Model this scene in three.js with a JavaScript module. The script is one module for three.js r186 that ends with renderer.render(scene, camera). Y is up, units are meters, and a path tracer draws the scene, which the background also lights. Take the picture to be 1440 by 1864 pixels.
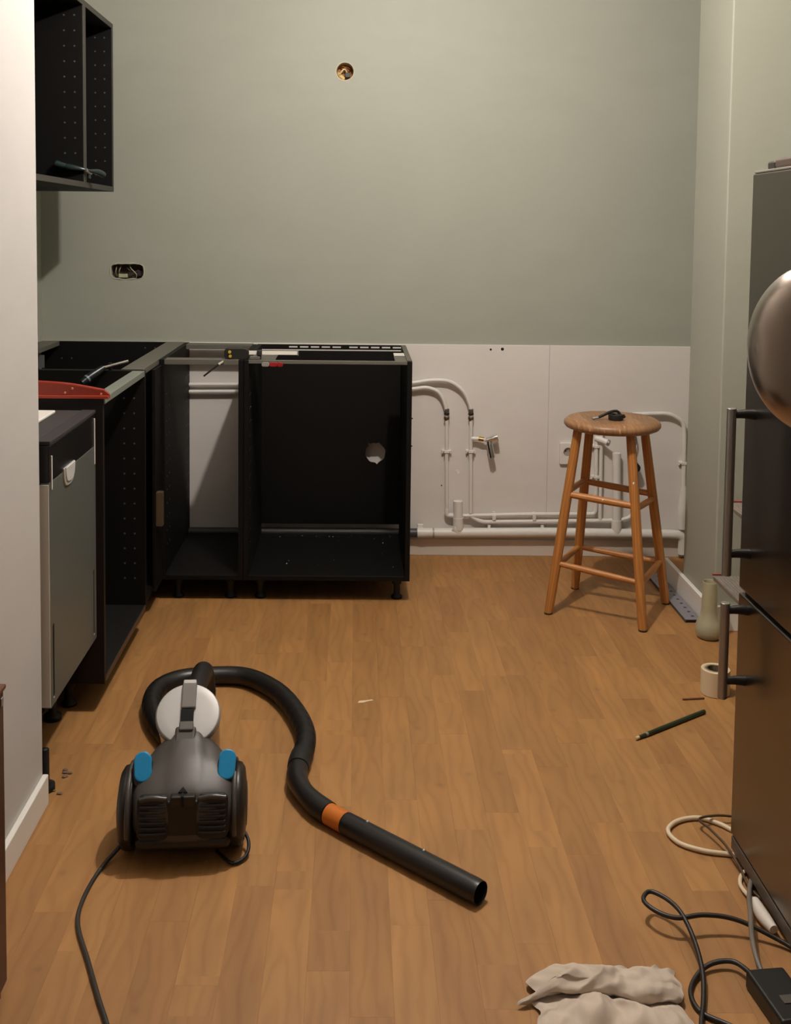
import * as THREE from 'three';
import { RoundedBoxGeometry } from 'three/addons/geometries/RoundedBoxGeometry.js';
import { mergeGeometries, mergeVertices } from 'three/addons/utils/BufferGeometryUtils.js';
import { ImprovedNoise } from 'three/addons/math/ImprovedNoise.js';

// ---------------------------------------------------------------- camera, light, exposure
const scene = new THREE.Scene();
scene.background = new THREE.Color(0x000000);
const V = (x, y, z) => new THREE.Vector3(x, y, z);

const CAM = { f: 1957.1, cx: 664.5, cy: 550.85, yaw: -0.0085, pitch: 0.0685, roll: -0.01 };
const fullW = 2 * (1440 - CAM.cx), fullH = 2 * (1864 - CAM.cy);
const camera = new THREE.PerspectiveCamera(THREE.MathUtils.radToDeg(2 * Math.atan(fullH / 2 / CAM.f)), 1440 / 1864, 0.02, 40);
camera.position.set(0, 1.3496, 4.3987);
camera.rotation.set(-CAM.pitch, CAM.yaw, CAM.roll, 'YXZ');
camera.rotation.set(0, 0, 0);
{
  const q = new THREE.Quaternion().setFromAxisAngle(V(0, 1, 0), CAM.yaw)
    .multiply(new THREE.Quaternion().setFromAxisAngle(V(1, 0, 0), -CAM.pitch))
    .multiply(new THREE.Quaternion().setFromAxisAngle(V(0, 0, 1), -CAM.roll));
  camera.quaternion.copy(q);
}
camera.setViewOffset(fullW, fullH, fullW / 2 - CAM.cx, fullH / 2 - CAM.cy, 1440, 1864);
scene.add(camera);

const renderer = new THREE.WebGLRenderer({ antialias: true });
renderer.toneMapping = THREE.LinearToneMapping;
renderer.toneMappingExposure = 0.505;
renderer.shadowMap.enabled = true;

const LAMP = V(0.2, 2.5, 1.72), HALL = V(-0.25, 2.45, 5.6);
const WARM = new THREE.Color().setRGB(1, 0.92, 0.85);
function lampLight(p, power, size) {
  const l = new THREE.PointLight(WARM, power, 0, 2);
  l.position.copy(p); l.castShadow = true; l.shadow.radius = size; l.shadow.mapSize.set(2048, 2048);
  scene.add(l); return l;
}

// ---------------------------------------------------------------- helpers
const noise = new ImprovedNoise();
const N3 = (x, y, z = 0) => noise.noise(x, y, z);
let seed = 12345;
const rnd = () => { seed = (seed * 1664525 + 1013904223) >>> 0; return seed / 4294967296; };
const used = {};
function numbered(n) { const k = used[n] = (used[n] ?? -1) + 1; return k ? `${n}_${String(k).padStart(3, '0')}` : n; }

function thing(name, label, category, p = [0, 0, 0], group) {
  const o = new THREE.Group(); o.name = numbered(name); o.position.set(...p);
  o.userData = { label, category }; if (group) o.userData.group = group;
  scene.add(o); return o;
}
function struct(name, p = [0, 0, 0]) {
  const o = new THREE.Group(); o.name = name; o.position.set(...p); o.userData = { kind: 'structure' }; scene.add(o); return o;
}
function origin(t) { const v = V(0, 0, 0); for (let o = t; o && o !== scene; o = o.parent) v.add(o.position); return v; }
// geometry given in world coordinates, put under t
function put(t, name, geo, m, label) {
  const o = t === scene ? V(0, 0, 0) : origin(t);
  geo.translate(-o.x, -o.y, -o.z);
  const k = new THREE.Mesh(geo, m); k.name = name; k.castShadow = k.receiveShadow = true;
  if (label) k.userData.label = label;
  t.add(k); return k;
}
function structMesh(name, geo, m) { const k = put(scene, name, geo, m); k.userData.kind = 'structure'; return k; }
function boxGeo(x0, x1, y0, y1, z0, z1, r = 0.0015) {
  const w = Math.abs(x1 - x0), h = Math.abs(y1 - y0), d = Math.abs(z1 - z0);
  const rr = Math.min(r, w / 2.2, h / 2.2, d / 2.2);
  const g = rr > 0 ? new RoundedBoxGeometry(w, h, d, 1, rr) : new THREE.BoxGeometry(w, h, d);
  boxUV(g, w, h, d);
  g.translate((x0 + x1) / 2, (y0 + y1) / 2, (z0 + z1) / 2); return g;
}
function boxUV(g) { // uv in metres by dominant normal
  const p = g.attributes.position, n = g.attributes.normal, uv = new Float32Array(p.count * 2);
  for (let i = 0; i < p.count; i++) {
    const ax = Math.abs(n.getX(i)), ay = Math.abs(n.getY(i)), az = Math.abs(n.getZ(i));
    let a, b;
    if (ax >= ay && ax >= az) { a = p.getZ(i); b = p.getY(i); } else if (ay >= az) { a = p.getX(i); b = p.getZ(i); } else { a = p.getX(i); b = p.getY(i); }
    uv[2 * i] = a; uv[2 * i + 1] = b;
  }
  g.setAttribute('uv', new THREE.BufferAttribute(uv, 2)); return g;
}
const box = (t, name, m, x0, x1, y0, y1, z0, z1, r, label) => put(t, name, boxGeo(x0, x1, y0, y1, z0, z1, r), m, label);
function cylGeo(a, b, r0, r1 = r0, seg = 24, open = false) { // between two points
  const A = V(...a), B = V(...b), d = B.clone().sub(A), L = d.length();
  const g = new THREE.CylinderGeometry(r1, r0, L, seg, 1, open);
  g.applyQuaternion(new THREE.Quaternion().setFromUnitVectors(V(0, 1, 0), d.clone().normalize()));
  const c = A.add(B).multiplyScalar(0.5); g.translate(c.x, c.y, c.z); return g;
}
const cyl = (t, name, m, a, b, r0, r1, seg, label) => put(t, name, cylGeo(a, b, r0, r1, seg), m, label);
// swept tube with variable radius and closed ends
function tubeGeo(pts, r, { n = 0, seg = 12, tension = 0.5, curve, caps = true, cr = true } = {}) {
  const c = curve ?? (cr ? new THREE.CatmullRomCurve3(pts.map(p => V(...p)), false, 'centripetal', tension) : polyline(pts));
  const len = c.getLength(); n = n || Math.max(8, Math.min(900, Math.ceil(len / 0.008)));
  const fr = c.computeFrenetFrames(n, false), pos = [], nor = [], uv = [], idx = [];
  const rf = typeof r === 'function' ? r : () => r;
  for (let i = 0; i <= n; i++) {
    const P = c.getPointAt(i / n), R = rf(i / n, len * i / n);
    for (let j = 0; j <= seg; j++) {
      const a = j / seg * Math.PI * 2, d = fr.normals[i].clone().multiplyScalar(Math.cos(a)).addScaledVector(fr.binormals[i], Math.sin(a));
      pos.push(P.x + d.x * R, P.y + d.y * R, P.z + d.z * R); nor.push(d.x, d.y, d.z); uv.push(j / seg, len * i / n);
    }
  }
  for (let i = 0; i < n; i++) for (let j = 0; j < seg; j++) {
    const a = i * (seg + 1) + j, b = a + seg + 1; idx.push(a, a + 1, b, b, a + 1, b + 1);
  }
  if (caps) for (const i of [0, n]) {
    const P = c.getPointAt(i / n), T = c.getTangentAt(i / n).multiplyScalar(i ? 1 : -1), base = pos.length / 3;
    pos.push(P.x, P.y, P.z); nor.push(T.x, T.y, T.z); uv.push(0, 0);
    for (let j = 0; j <= seg; j++) { const s = (i * (seg + 1) + j) * 3; pos.push(pos[s], pos[s + 1], pos[s + 2]); nor.push(T.x, T.y, T.z); uv.push(0, 0); }
    for (let j = 0; j < seg; j++) i ? idx.push(base, base + 1 + j, base + 2 + j) : idx.push(base, base + 2 + j, base + 1 + j);
  }
  const g = new THREE.BufferGeometry();
  g.setAttribute('position', new THREE.Float32BufferAttribute(pos, 3)); g.setAttribute('normal', new THREE.Float32BufferAttribute(nor, 3));
  g.setAttribute('uv', new THREE.Float32BufferAttribute(uv, 2)); g.setIndex(idx); return g;
}
const tube = (t, name, m, pts, r, o, label) => put(t, name, tubeGeo(pts, r, o), m, label);
// straight runs with rounded bends
function bent(pts, R = 0.03) {
  const P = pts.map(p => V(...p)), path = new THREE.CurvePath(); let a = P[0];
  for (let i = 1; i < P.length; i++) {
    if (i === P.length - 1) { path.add(new THREE.LineCurve3(a, P[i])); break; }
    const d0 = P[i].clone().sub(P[i - 1]), d1 = P[i + 1].clone().sub(P[i]), r = Math.min(R, d0.length() / 2.1, d1.length() / 2.1);
    const s = P[i].clone().addScaledVector(d0.normalize(), -r), e = P[i].clone().addScaledVector(d1.normalize(), r);
    path.add(new THREE.LineCurve3(a, s)); path.add(new THREE.QuadraticBezierCurve3(s, P[i], e)); a = e;
  }
  path.arcLengthDivisions = 400;
  return path;
}
const pipeGeo = (pts, r, R, o = {}) => tubeGeo(null, r, { curve: bent(pts, R), seg: 14, ...o });
function latheGeo(prof, c, seg = 40) { const g = new THREE.LatheGeometry(prof.map(p => new THREE.Vector2(...p)), seg); g.translate(...c); return g; }
function extr(shape, depth, bevel = 0, seg = 12) {
  return new THREE.ExtrudeGeometry(shape, { depth: depth - 2 * bevel, bevelEnabled: bevel > 0, bevelSize: bevel, bevelThickness: bevel, bevelSegments: 2, curveSegments: seg });
}
function roundRect(w, h, r) {
  const s = new THREE.Shape(), x = -w / 2, y = -h / 2;
  s.moveTo(x + r, y); s.lineTo(x + w - r, y); s.absarc(x + w - r, y + r, r, -Math.PI / 2, 0); s.lineTo(x + w, y + h - r); s.absarc(x + w - r, y + h - r, r, 0, Math.PI / 2);
  s.lineTo(x + r, y + h); s.absarc(x + r, y + h - r, r, Math.PI / 2, Math.PI); s.lineTo(x, y + r); s.absarc(x + r, y + r, r, Math.PI, 1.5 * Math.PI); return s;
}

// ---------------------------------------------------------------- materials
function dataTex(w, h, fn, srgb = true, rx = 1, ry = 1) {
  const d = new Uint8Array(w * h * 4);
  for (let y = 0; y < h; y++) for (let x = 0; x < w; x++) {
    const c = fn(x, y), i = (y * w + x) * 4;
    for (let k = 0; k < 3; k++) d[i + k] = Math.max(0, Math.min(255, Math.round(255 * (Array.isArray(c) ? c[k] : c))));
    d[i + 3] = 255;
  }
  const t = new THREE.DataTexture(d, w, h); t.wrapS = t.wrapT = THREE.RepeatWrapping; t.magFilter = THREE.LinearFilter; t.minFilter = THREE.LinearMipmapLinearFilter; t.generateMipmaps = true;
  if (srgb) t.colorSpace = THREE.SRGBColorSpace; t.repeat.set(rx, ry); t.needsUpdate = true; return t;
}
const std = (hex, roughness = 0.5, o = {}) => new THREE.MeshStandardMaterial({ color: hex, roughness, ...o });
const tileNoise = (x, y, w, f) => { // periodic noise on a w-sized tile
  const a = x / w * Math.PI * 2, b = y / w * Math.PI * 2;
  return N3(Math.cos(a) * f, Math.sin(a) * f + 7.3, Math.cos(b) * f + 3.1 * Math.sin(b) * f);
};
const plasterBump = dataTex(512, 512, (x, y) => 0.5 + 0.2 * N3(x / 9, y / 9, 1) * Math.sin(Math.PI * x / 512) ** 0.3 * Math.sin(Math.PI * y / 512) ** 0.3 + 0.2 * (rnd() - 0.5), false, 1 / 0.7, 1 / 0.7);
const blotch = dataTex(512, 512, (x, y) => { const v = 0.965 + 0.03 * tileNoise(x, y, 512, 1.6) + 0.012 * tileNoise(x, y + 90, 512, 7); return [v, v, v]; }, false, 1 / 2.2, 1 / 2.2);
const paint = (hex, r) => std(hex, r, { bumpMap: plasterBump, bumpScale: 0.00025, map: blotch });

const M = {
  green: paint(0x9fa194, 0.58), greenPillar: paint(0xa0a092, 0.65), white: paint(0xc6c2bf, 0.6), ceil: paint(0xdedbd4, 0.9),
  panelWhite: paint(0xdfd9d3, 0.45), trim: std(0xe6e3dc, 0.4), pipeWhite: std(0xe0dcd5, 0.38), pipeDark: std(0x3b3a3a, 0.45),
  black: new THREE.MeshPhysicalMaterial({ color: 0x080605, roughness: 0.6, specularIntensity: 0.45 }), blackEdge: std(0x2a2522, 0.45), railGrey: std(0x5d5a52, 0.5), railPale: std(0x767b72, 0.42),
  hole: std(0x050505, 0.9), pin: std(0x4e5052, 0.4), rubber: std(0x0c0b0a, 0.6),
  chrome: std(0xdadada, 0.12, { metalness: 1 }), steel: std(0xa8a39e, 0.34, { metalness: 0.85 }), zinc: std(0xa9a8aa, 0.45, { metalness: 0.85 }), brass: std(0x9a7a4a, 0.35, { metalness: 0.9 }),
};

// ---------------------------------------------------------------- floor: laminate strips laid towards the back wall
const SW = 0.078;
const grainTex = dataTex(1024, 2048, (px, py) => {
  const col = Math.floor(px / 128), x = (px % 128) / 128 - 0.5, y = py / 2048;
  const o = col * 9.7, cx = [0.1, -0.6, 0.3, 0.9, -0.2, 0.55, -0.35, 0][col], cath = [1, 0.2, 0.8, 0.1, 0.9, 0.15, 0.5, 0.3][col];
  const wob = 0.35 * N3(x * 1.5 + o, y * 5, o) + 0.12 * N3(x * 5, y * 16, o + 3);
  const r = Math.sqrt((x - cx) * (x - cx) + 0.01) * 3 + cath * 2.6 * Math.abs(((y * 2 + col * 0.37) % 1) - 0.5) + wob * 2.2;
  const ring = Math.pow(0.5 + 0.5 * Math.sin(r * 6.283), 2.2);
  const fine = N3(x * 70 + o, y * 22, o + 11) * 0.5 + N3(x * 190, y * 60, o + 5) * 0.35, patch = N3(x * 2 + o, y * 4, o + 21);
  const pore = Math.max(0, N3(x * 120, y * 26, o + 31) - 0.28) * 0.5;
  const knot = Math.exp(-(((x - (col % 3 - 1) * 0.22) ** 2) * 90 + ((y - (0.2 + col * 0.09)) ** 2) * 9000));
  const v = 1 - 0.045 * ring + 0.034 * fine + 0.09 * patch - 0.05 * pore - 0.10 * knot;
  return [0.622 * v, 0.45 * v * (1 - 0.02 * ring), 0.258 * v * (1 - 0.04 * ring)];
}, true);
const floorTints = [[1, 1, 1], [0.94, 0.93, 0.91], [1.06, 1.05, 1.03], [0.96, 0.935, 0.9], [1.03, 1.01, 0.98], [0.9, 0.87, 0.83]].map(c =>
  new THREE.MeshStandardMaterial({ map: grainTex, color: new THREE.Color().setRGB(...c), roughness: 0.6, bumpMap: grainTex, bumpScale: 0.0001 }));
{
  const floor = struct('floor');
  const slab = boxGeo(-1.45, 1.75, -0.12, -0.004, -0.15, 2.72, 0);
  const uv = slab.attributes.uv; for (let i = 0; i < uv.count; i++) uv.setXY(i, uv.getX(i) / (8 * SW), uv.getY(i));
  put(floor, 'subfloor', slab, std(0x5a3d22, 0.8));
  const rear = boxGeo(-1.45, 1.75, -0.12, 0, 2.72, 6.6, 0);
  const u2 = rear.attributes.uv; for (let i = 0; i < u2.count; i++) u2.setXY(i, u2.getX(i) / (8 * SW), u2.getY(i));
  put(floor, 'floor_boards', rear, floorTints[0]);
  const geoCache = {};
  function stripGeo(len, col, off) {
    const key = len + '|' + col + '|' + off;
    if (!geoCache[key]) {
      const g = new THREE.BoxGeometry(SW - 0.0002, 0.008, len - 0.0002), p = g.attributes.position, t = g.attributes.uv;
      for (let i = 0; i < p.count; i++) t.setXY(i, (col + 0.5 + p.getX(i) / SW * 0.96) / 8, off + p.getZ(i));
      geoCache[key] = g;
    }
    return geoCache[key];
  }
  const lens = [0.38, 0.46, 0.56, 0.66];
  const x0 = -1.326, nx = Math.ceil((1.56 - x0) / SW);
  for (let i = 0; i < nx; i++) {
    const x = x0 + (i + 0.5) * SW; let z = -0.02;
    z -= rnd() * 0.3;
    while (z < 2.72) {
      let len = lens[Math.floor(rnd() * 4)]; if (z + len > 2.72) len = Math.max(0.02, Math.round((2.72 - z) * 100) / 100);
      const hidden = (x < -0.76 && z + len < 1.45) || (x > 1.3 && z > 0.9) || (x < -0.76 && z > 1.5);
      const hiddenCab = x < 0.12 && z + len < 0.1;
      if (z + len > -0.02 && !hidden && !hiddenCab) {
        const k = new THREE.Mesh(stripGeo(len, Math.floor(rnd() * 8), Math.floor(rnd() * 6) / 6), floorTints[Math.floor(rnd() * 6)]);
        k.name = numbered('floor_strip'); k.position.set(x, -0.004 - (rnd() < 0.5 ? 0.0001 : 0), z + len / 2); k.receiveShadow = true; floor.add(k);
      }
      z += len; if (len < 0.03) break;
    }
  }
}

// ---------------------------------------------------------------- walls, ceiling
{
  const s = new THREE.Shape([[-1.45, -0.12], [1.7, -0.12], [1.7, 2.75], [-1.45, 2.75]].map(p => new THREE.Vector2(...p)));
  const h1 = new THREE.Path(); h1.absarc(-0.053, 1.983, 0.0335, 0, Math.PI * 2, true); s.holes.push(h1);
  const h2 = new THREE.Path(); { const w = 0.137, h = 0.064, r = 0.03, cx = -0.9355, cy = 1.1665; for (let k = 0; k <= 40; k++) { const a = -k / 40 * Math.PI * 2, X = Math.cos(a), Y = Math.sin(a), e = 0.55; const x = cx + w / 2 * Math.sign(X) * Math.pow(Math.abs(X), e * 0.8), y = cy + h / 2 * Math.sign(Y) * Math.pow(Math.abs(Y), e); k ? h2.lineTo(x, y) : h2.moveTo(x, y); } } s.holes.push(h2);
  const g = new THREE.ExtrudeGeometry(s, { depth: 0.05, bevelEnabled: false, curveSegments: 32 }); g.translate(0, 0, -0.05);
  structMesh('wall_back', g, M.green);
  structMesh('wall_back_core', boxGeo(-1.45, 1.7, -0.12, 2.75, -0.2, -0.05, 0), std(0x6b5a48, 0.9));
}
structMesh('wall_left', boxGeo(-1.45, -1.285, -0.1, 2.75, 0, 2.0, 0), M.green);
structMesh('wall_left_near', boxGeo(-1.45, -0.7215, -0.1, 2.75, 1.962, 5.0, 0.002), M.white);
structMesh('wall_right', boxGeo(1.5, 1.7, -0.1, 2.75, 0, 5.0, 0), M.green);
structMesh('wall_right_pillar', boxGeo(1.225, 1.51, -0.1, 2.75, 0.49, 0.835, 0.006), M.greenPillar);
structMesh('ceiling', boxGeo(-1.45, 1.75, 2.68, 2.8, -0.2, 6.7, 0), M.ceil);
{ // wall behind the camera with the doorway the picture is taken from, and the hall beyond
  const w = struct('wall_front');
  put(w, 'wall_section', boxGeo(-0.73, -0.66, -0.1, 2.75, 4.85, 5.0, 0), M.white);
  put(w, 'wall_section', boxGeo(0.24, 1.7, -0.1, 2.75, 4.85, 5.0, 0), M.white);
  put(w, 'lintel', boxGeo(-0.66, 0.24, 2.06, 2.75, 4.85, 5.0, 0), M.white);
  const h = struct('wall_hall');
  put(h, 'wall_section', boxGeo(-1.45, -1.1, -0.1, 2.75, 5.0, 6.6, 0), M.white);
  put(h, 'wall_section', boxGeo(1.0, 1.7, -0.1, 2.75, 5.0, 6.6, 0), M.white);
  put(h, 'wall_section', boxGeo(-1.45, 1.7, -0.1, 2.75, 6.4, 6.6, 0), M.white);
}
{ // white lower wall panels
  const w = struct('wall_panel_lower');
  for (const [a, b] of [[-1.285, -0.42], [-0.4195, 0.7988], [0.7992, 1.5]]) put(w, 'panel', boxGeo(a, b, 0.0, 0.879, 0.0005, 0.008, 0.0015), M.panelWhite);
  for (const [x, y, r] of [[0.556, 0.86, 0.0045], [0.604, 0.862, 0.0065], [0.237, 0.571, 0.003], [0.236, 0.456, 0.003], [0.362, 0.292, 0.003], [1.15, 0.22, 0.004]])
    put(w, 'screw_hole', cylGeo([x, y, 0.007], [x, y, 0.0084], r, r, 14), M.hole);
  for (const [x, y, r] of [[0.43, 0.345, 0.009], [0.424, 0.353, 0.006]]) put(w, 'filler_patch', cylGeo([x, y, 0.007], [x, y, 0.0095], r, r * 0.7, 14), M.trim);
}
structMesh('baseboard_back', boxGeo(-1.28, 1.5, 0, 0.068, 0.008, 0.018, 0.002), std(0xd2c8bb, 0.5));
structMesh('baseboard_left', boxGeo(-0.7215, -0.7075, 0, 0.072, 1.962, 4.85, 0.003), M.trim);
structMesh('baseboard_right', boxGeo(1.208, 1.2245, 0, 0.086, 0.30, 0.86, 0.003), M.trim);
structMesh('baseboard_pillar', boxGeo(1.225, 1.5, 0, 0.086, 0.835, 0.849, 0.003), M.trim);

// ---------------------------------------------------------------- lamps (above and behind the picture)
function bulbLamp(name, label, p, power, size, glow) {
  const t = thing(name, label, 'lamp', [p.x, 2.68, p.z]);
  put(t, 'ceiling_rose', latheGeo([[0.0001, 2.68], [0.055, 2.68], [0.055, 2.668], [0.03, 2.655], [0.0001, 2.655]], [p.x, 0, p.z], 32), M.trim);
  put(t, 'lamp_holder', latheGeo([[0.0001, 2.658], [0.02, 2.656], [0.021, p.y + 0.035], [0.016, p.y + 0.025], [0.0001, p.y + 0.025]], [p.x, 0, p.z], 24), M.trim);
  const b = new THREE.SphereGeometry(0.03, 24, 16); b.translate(p.x, p.y, p.z);
  put(t, 'light_bulb', b, std(0xffffff, 0.5, { emissive: WARM.clone(), emissiveIntensity: glow }));
  lampLight(p, power, size);
}
bulbLamp('ceiling_lamp', 'bare warm bulb hanging from the kitchen ceiling', LAMP, 18, 1.6, 8);
bulbLamp('ceiling_lamp', 'bare warm bulb on the hall ceiling outside the doorway', HALL, 1.2, 2, 2);

// ---------------------------------------------------------------- junction boxes in the back wall
{
  const t = thing('junction_box', 'round open junction box with loose wires high on the green wall', 'junction box', [-0.053, 1.983, -0.005]);
  const C = [-0.053, 1.983];
  const ring = latheGeo([[0.0335, -0.048], [0.0335, 0.001], [0.0385, 0.0015], [0.0385, 0.0002], [0.0345, -0.002], [0.0345, -0.048]], [0, 0, 0], 40); ring.rotateX(Math.PI / 2); ring.translate(C[0], C[1], 0);
  put(t, 'box_rim', ring, std(0xc9bda6, 0.6));
  put(t, 'box_back', cylGeo([C[0], C[1], -0.05], [C[0], C[1], -0.046], 0.033, 0.033, 32), std(0x9a6a34, 0.7));
  for (const [m, pts] of [[std(0x8a4a16, 0.5), [[-0.025, 0.02, -0.045], [-0.008, 0.022, -0.015], [0.008, 0.01, -0.01], [0.014, -0.01, -0.02]]], [std(0xd9c79b, 0.5), [[-0.022, -0.02, -0.045], [-0.018, -0.006, -0.014], [-0.002, 0.012, -0.012], [0.012, -0.008, -0.018]]], [std(0x6b3410, 0.5), [[0.022, 0.018, -0.045], [0.02, 0.012, -0.018], [0.004, 0.02, -0.012], [0.01, -0.01, -0.02]]]])
    put(t, 'wire', tubeGeo(pts.map(p => [C[0] + p[0], C[1] + p[1], p[2]]), 0.0028, { seg: 8 }), m);
  put(t, 'terminal_block', boxGeo(C[0] + 0.0, C[0] + 0.022, C[1] - 0.022, C[1] - 0.003, -0.03, -0.012, 0.002), std(0x1b1410, 0.5));
  put(t, 'filling', tubeGeo([[C[0] - 0.026, C[1] - 0.004, -0.044], [C[0] - 0.016, C[1] - 0.016, -0.028], [C[0] - 0.002, C[1] - 0.026, -0.03]], 0.008, { seg: 10 }), std(0xd8b77a, 0.9));
}
{
  const c = [-0.9355, 1.1665], t = thing('junction_box', 'wide double socket opening with loose wires, left above the black cabinets', 'junction box', [c[0], c[1], -0.005]);
  const pts = []; for (let k = 0; k <= 48; k++) { const a = k / 48 * Math.PI * 2, X = Math.cos(a), Y = Math.sin(a); pts.push([c[0] + 0.0685 * Math.sign(X) * Math.pow(Math.abs(X), 0.44), c[1] + 0.032 * Math.sign(Y) * Math.pow(Math.abs(Y), 0.55) + 0.0012 * Math.sin(k * 1.9), -0.0005]); }
  put(t, 'box_rim', tubeGeo(pts, (u) => 0.0026 + 0.0012 * Math.sin(u * 41), { seg: 8, caps: false }), std(0xa9a792, 0.7));
  put(t, 'box_back', boxGeo(c[0] - 0.066, c[0] + 0.066, c[1] - 0.03, c[1] + 0.03, -0.05, -0.045, 0), std(0x3a3024, 0.8));
  const w = (col, p) => put(t, 'wire', tubeGeo(p.map(q => [c[0] + q[0], c[1] + q[1], q[2]]), 0.0023, { seg: 8 }), col);
  w(std(0x8a8468, 0.5), [[-0.048, -0.026, -0.045], [-0.05, -0.005, -0.015], [-0.047, 0.02, -0.02]]);
  w(std(0x8a8468, 0.5), [[-0.04, -0.02, -0.045], [-0.036, 0, -0.014], [-0.03, 0.022, -0.025]]);
  w(std(0xa9a38a, 0.5), [[0.0, 0.028, -0.045], [0.014, 0.01, -0.012], [0.034, -0.012, -0.016], [0.03, -0.028, -0.03]]);
  w(std(0x3a2c22, 0.5), [[-0.02, 0.02, -0.045], [0.0, 0.01, -0.014], [0.02, -0.004, -0.02], [0.044, 0.006, -0.03]]);
  w(std(0x4a3a26, 0.5), [[0.02, 0.026, -0.045], [0.045, 0.022, -0.016], [0.06, 0.008, -0.03]]);
  put(t, 'terminal_block', boxGeo(c[0] - 0.04, c[0] - 0.003, c[1] - 0.027, c[1] - 0.011, -0.035, -0.016, 0.003), std(0xa3a483, 0.5));
  put(t, 'terminal_block', boxGeo(c[0] + 0.035, c[0] + 0.062, c[1] - 0.02, c[1] + 0.004, -0.04, -0.02, 0.003), std(0x2c2630, 0.4));
}

// ---------------------------------------------------------------- black kitchen cabinets
const T = 0.018;
function pinHoles(t, pts, dir) { // small shelf-pin holes; dir: axis they face
  const gs = pts.map(p => { const q = p.slice(), e = p.slice(); e[dir] += (dir === 2 ? 0.0006 : 0.0006); return cylGeo(q, e, 0.0032, 0.0032, 8); });
  const k = put(t, 'shelf_pin_holes', mergeGeometries(gs), M.pin); k.userData.kind = 'stuff'; return k;
}
function leg(t, x, z, h = 0.08) {
  return put(t, 'leg', latheGeo([[0.0001, 0], [0.021, 0], [0.021, 0.008], [0.012, 0.016], [0.012, 0.05], [0.018, 0.055], [0.018, h], [0.0001, h]], [x, 0, z], 20), M.rubber);
}
{ // upper cabinets on the left wall: open fronts face the room
  const mk = (z0, z1, label) => {
    const t = thing('wall_cabinet', label, 'cabinet', [-1.285, 1.478, (z0 + z1) / 2]), x0 = -1.284, x1 = -0.905, y0 = 1.478, y1 = 2.092;
    box(t, 'side_panel', M.black, x0, x1 - 0.0015, y0, y1, z0 + 0.0006, z0 + T); box(t, 'side_panel', M.black, x0, x1 - 0.0015, y0, y1, z1 - T, z1 - 0.0006);
    box(t, 'bottom_panel', M.black, x0, x1 - 0.0015, y0, y0 + T, z0 + T, z1 - T); box(t, 'top_panel', M.black, x0, x1 - 0.0015, y1 - T, y1, z0 + T, z1 - T);
    box(t, 'back_panel', M.black, x0 + 0.002, x0 + 0.006, y0 + T, y1 - T, z0 + T, z1 - T);
    const edge = std(0x33302b, 0.55);
    box(t, 'edge_band', edge, x1 - 0.0015, x1, y0, y1, z0 + 0.0006, z0 + T, 0.0004); box(t, 'edge_band', edge, x1 - 0.0015, x1, y0, y1, z1 - T, z1 - 0.0006, 0.0004);
    box(t, 'edge_band', edge, x1 - 0.0015, x1, y0, y0 + T, z0 + T, z1 - T, 0.0004); box(t, 'edge_band', edge, x1 - 0.0015, x1, y1 - T, y1, z0 + T, z1 - T, 0.0004);
    const hp = []; for (let k = 0; k < 11; k++) for (const dx of [0.028, 0.062]) hp.push([x1 - dx, y0 + 0.062 + k * 0.05, z0 + T]);
    pinHoles(t, hp, 2); return t;
  };
  mk(0.37, 0.79, 'narrow black open wall cabinet, the one nearer the back wall');
  mk(0.7905, 1.39, 'wide black open wall cabinet half hidden behind the white wall end');
  // clamp holding the two together
  const t = thing('clamp', 'dark green glossy clamp gripping the edge between the black wall cabinets', 'clamp', [-0.9, 1.53, 0.79]);
  const gm = std(0x24302f, 0.25), z = 0.79;
  put(t, 'clamp_bar', tubeGeo([[-0.975, 1.549, z + 0.03], [-0.95, 1.543, z + 0.035], [-0.915, 1.538, z + 0.03], [-0.888, 1.533, z + 0.012], [-0.868, 1.53, z - 0.02], [-0.855, 1.522, z - 0.05]], (u) => 0.008 + 0.003 * Math.sin(u * 9), { seg: 12 }), gm);
  put(t, 'handle', tubeGeo([[-0.992, 1.553, z + 0.035], [-0.98, 1.55, z + 0.036], [-0.96, 1.545, z + 0.036]], (u) => 0.013 - 0.004 * u, { seg: 12 }), std(0x26332f, 0.35));
  put(t, 'jaw', tubeGeo([[-0.9, 1.536, z + 0.024], [-0.893, 1.528, z + 0.01], [-0.893, 1.528, z - 0.02], [-0.9, 1.53, z - 0.022]], 0.007, { seg: 10 }), M.steel);
  put(t, 'screw', tubeGeo([[-0.893, 1.508, z], [-0.893, 1.53, z]], 0.006, { seg: 10 }), gm);
}
const CT = 0.88, CB = 0.082;
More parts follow.
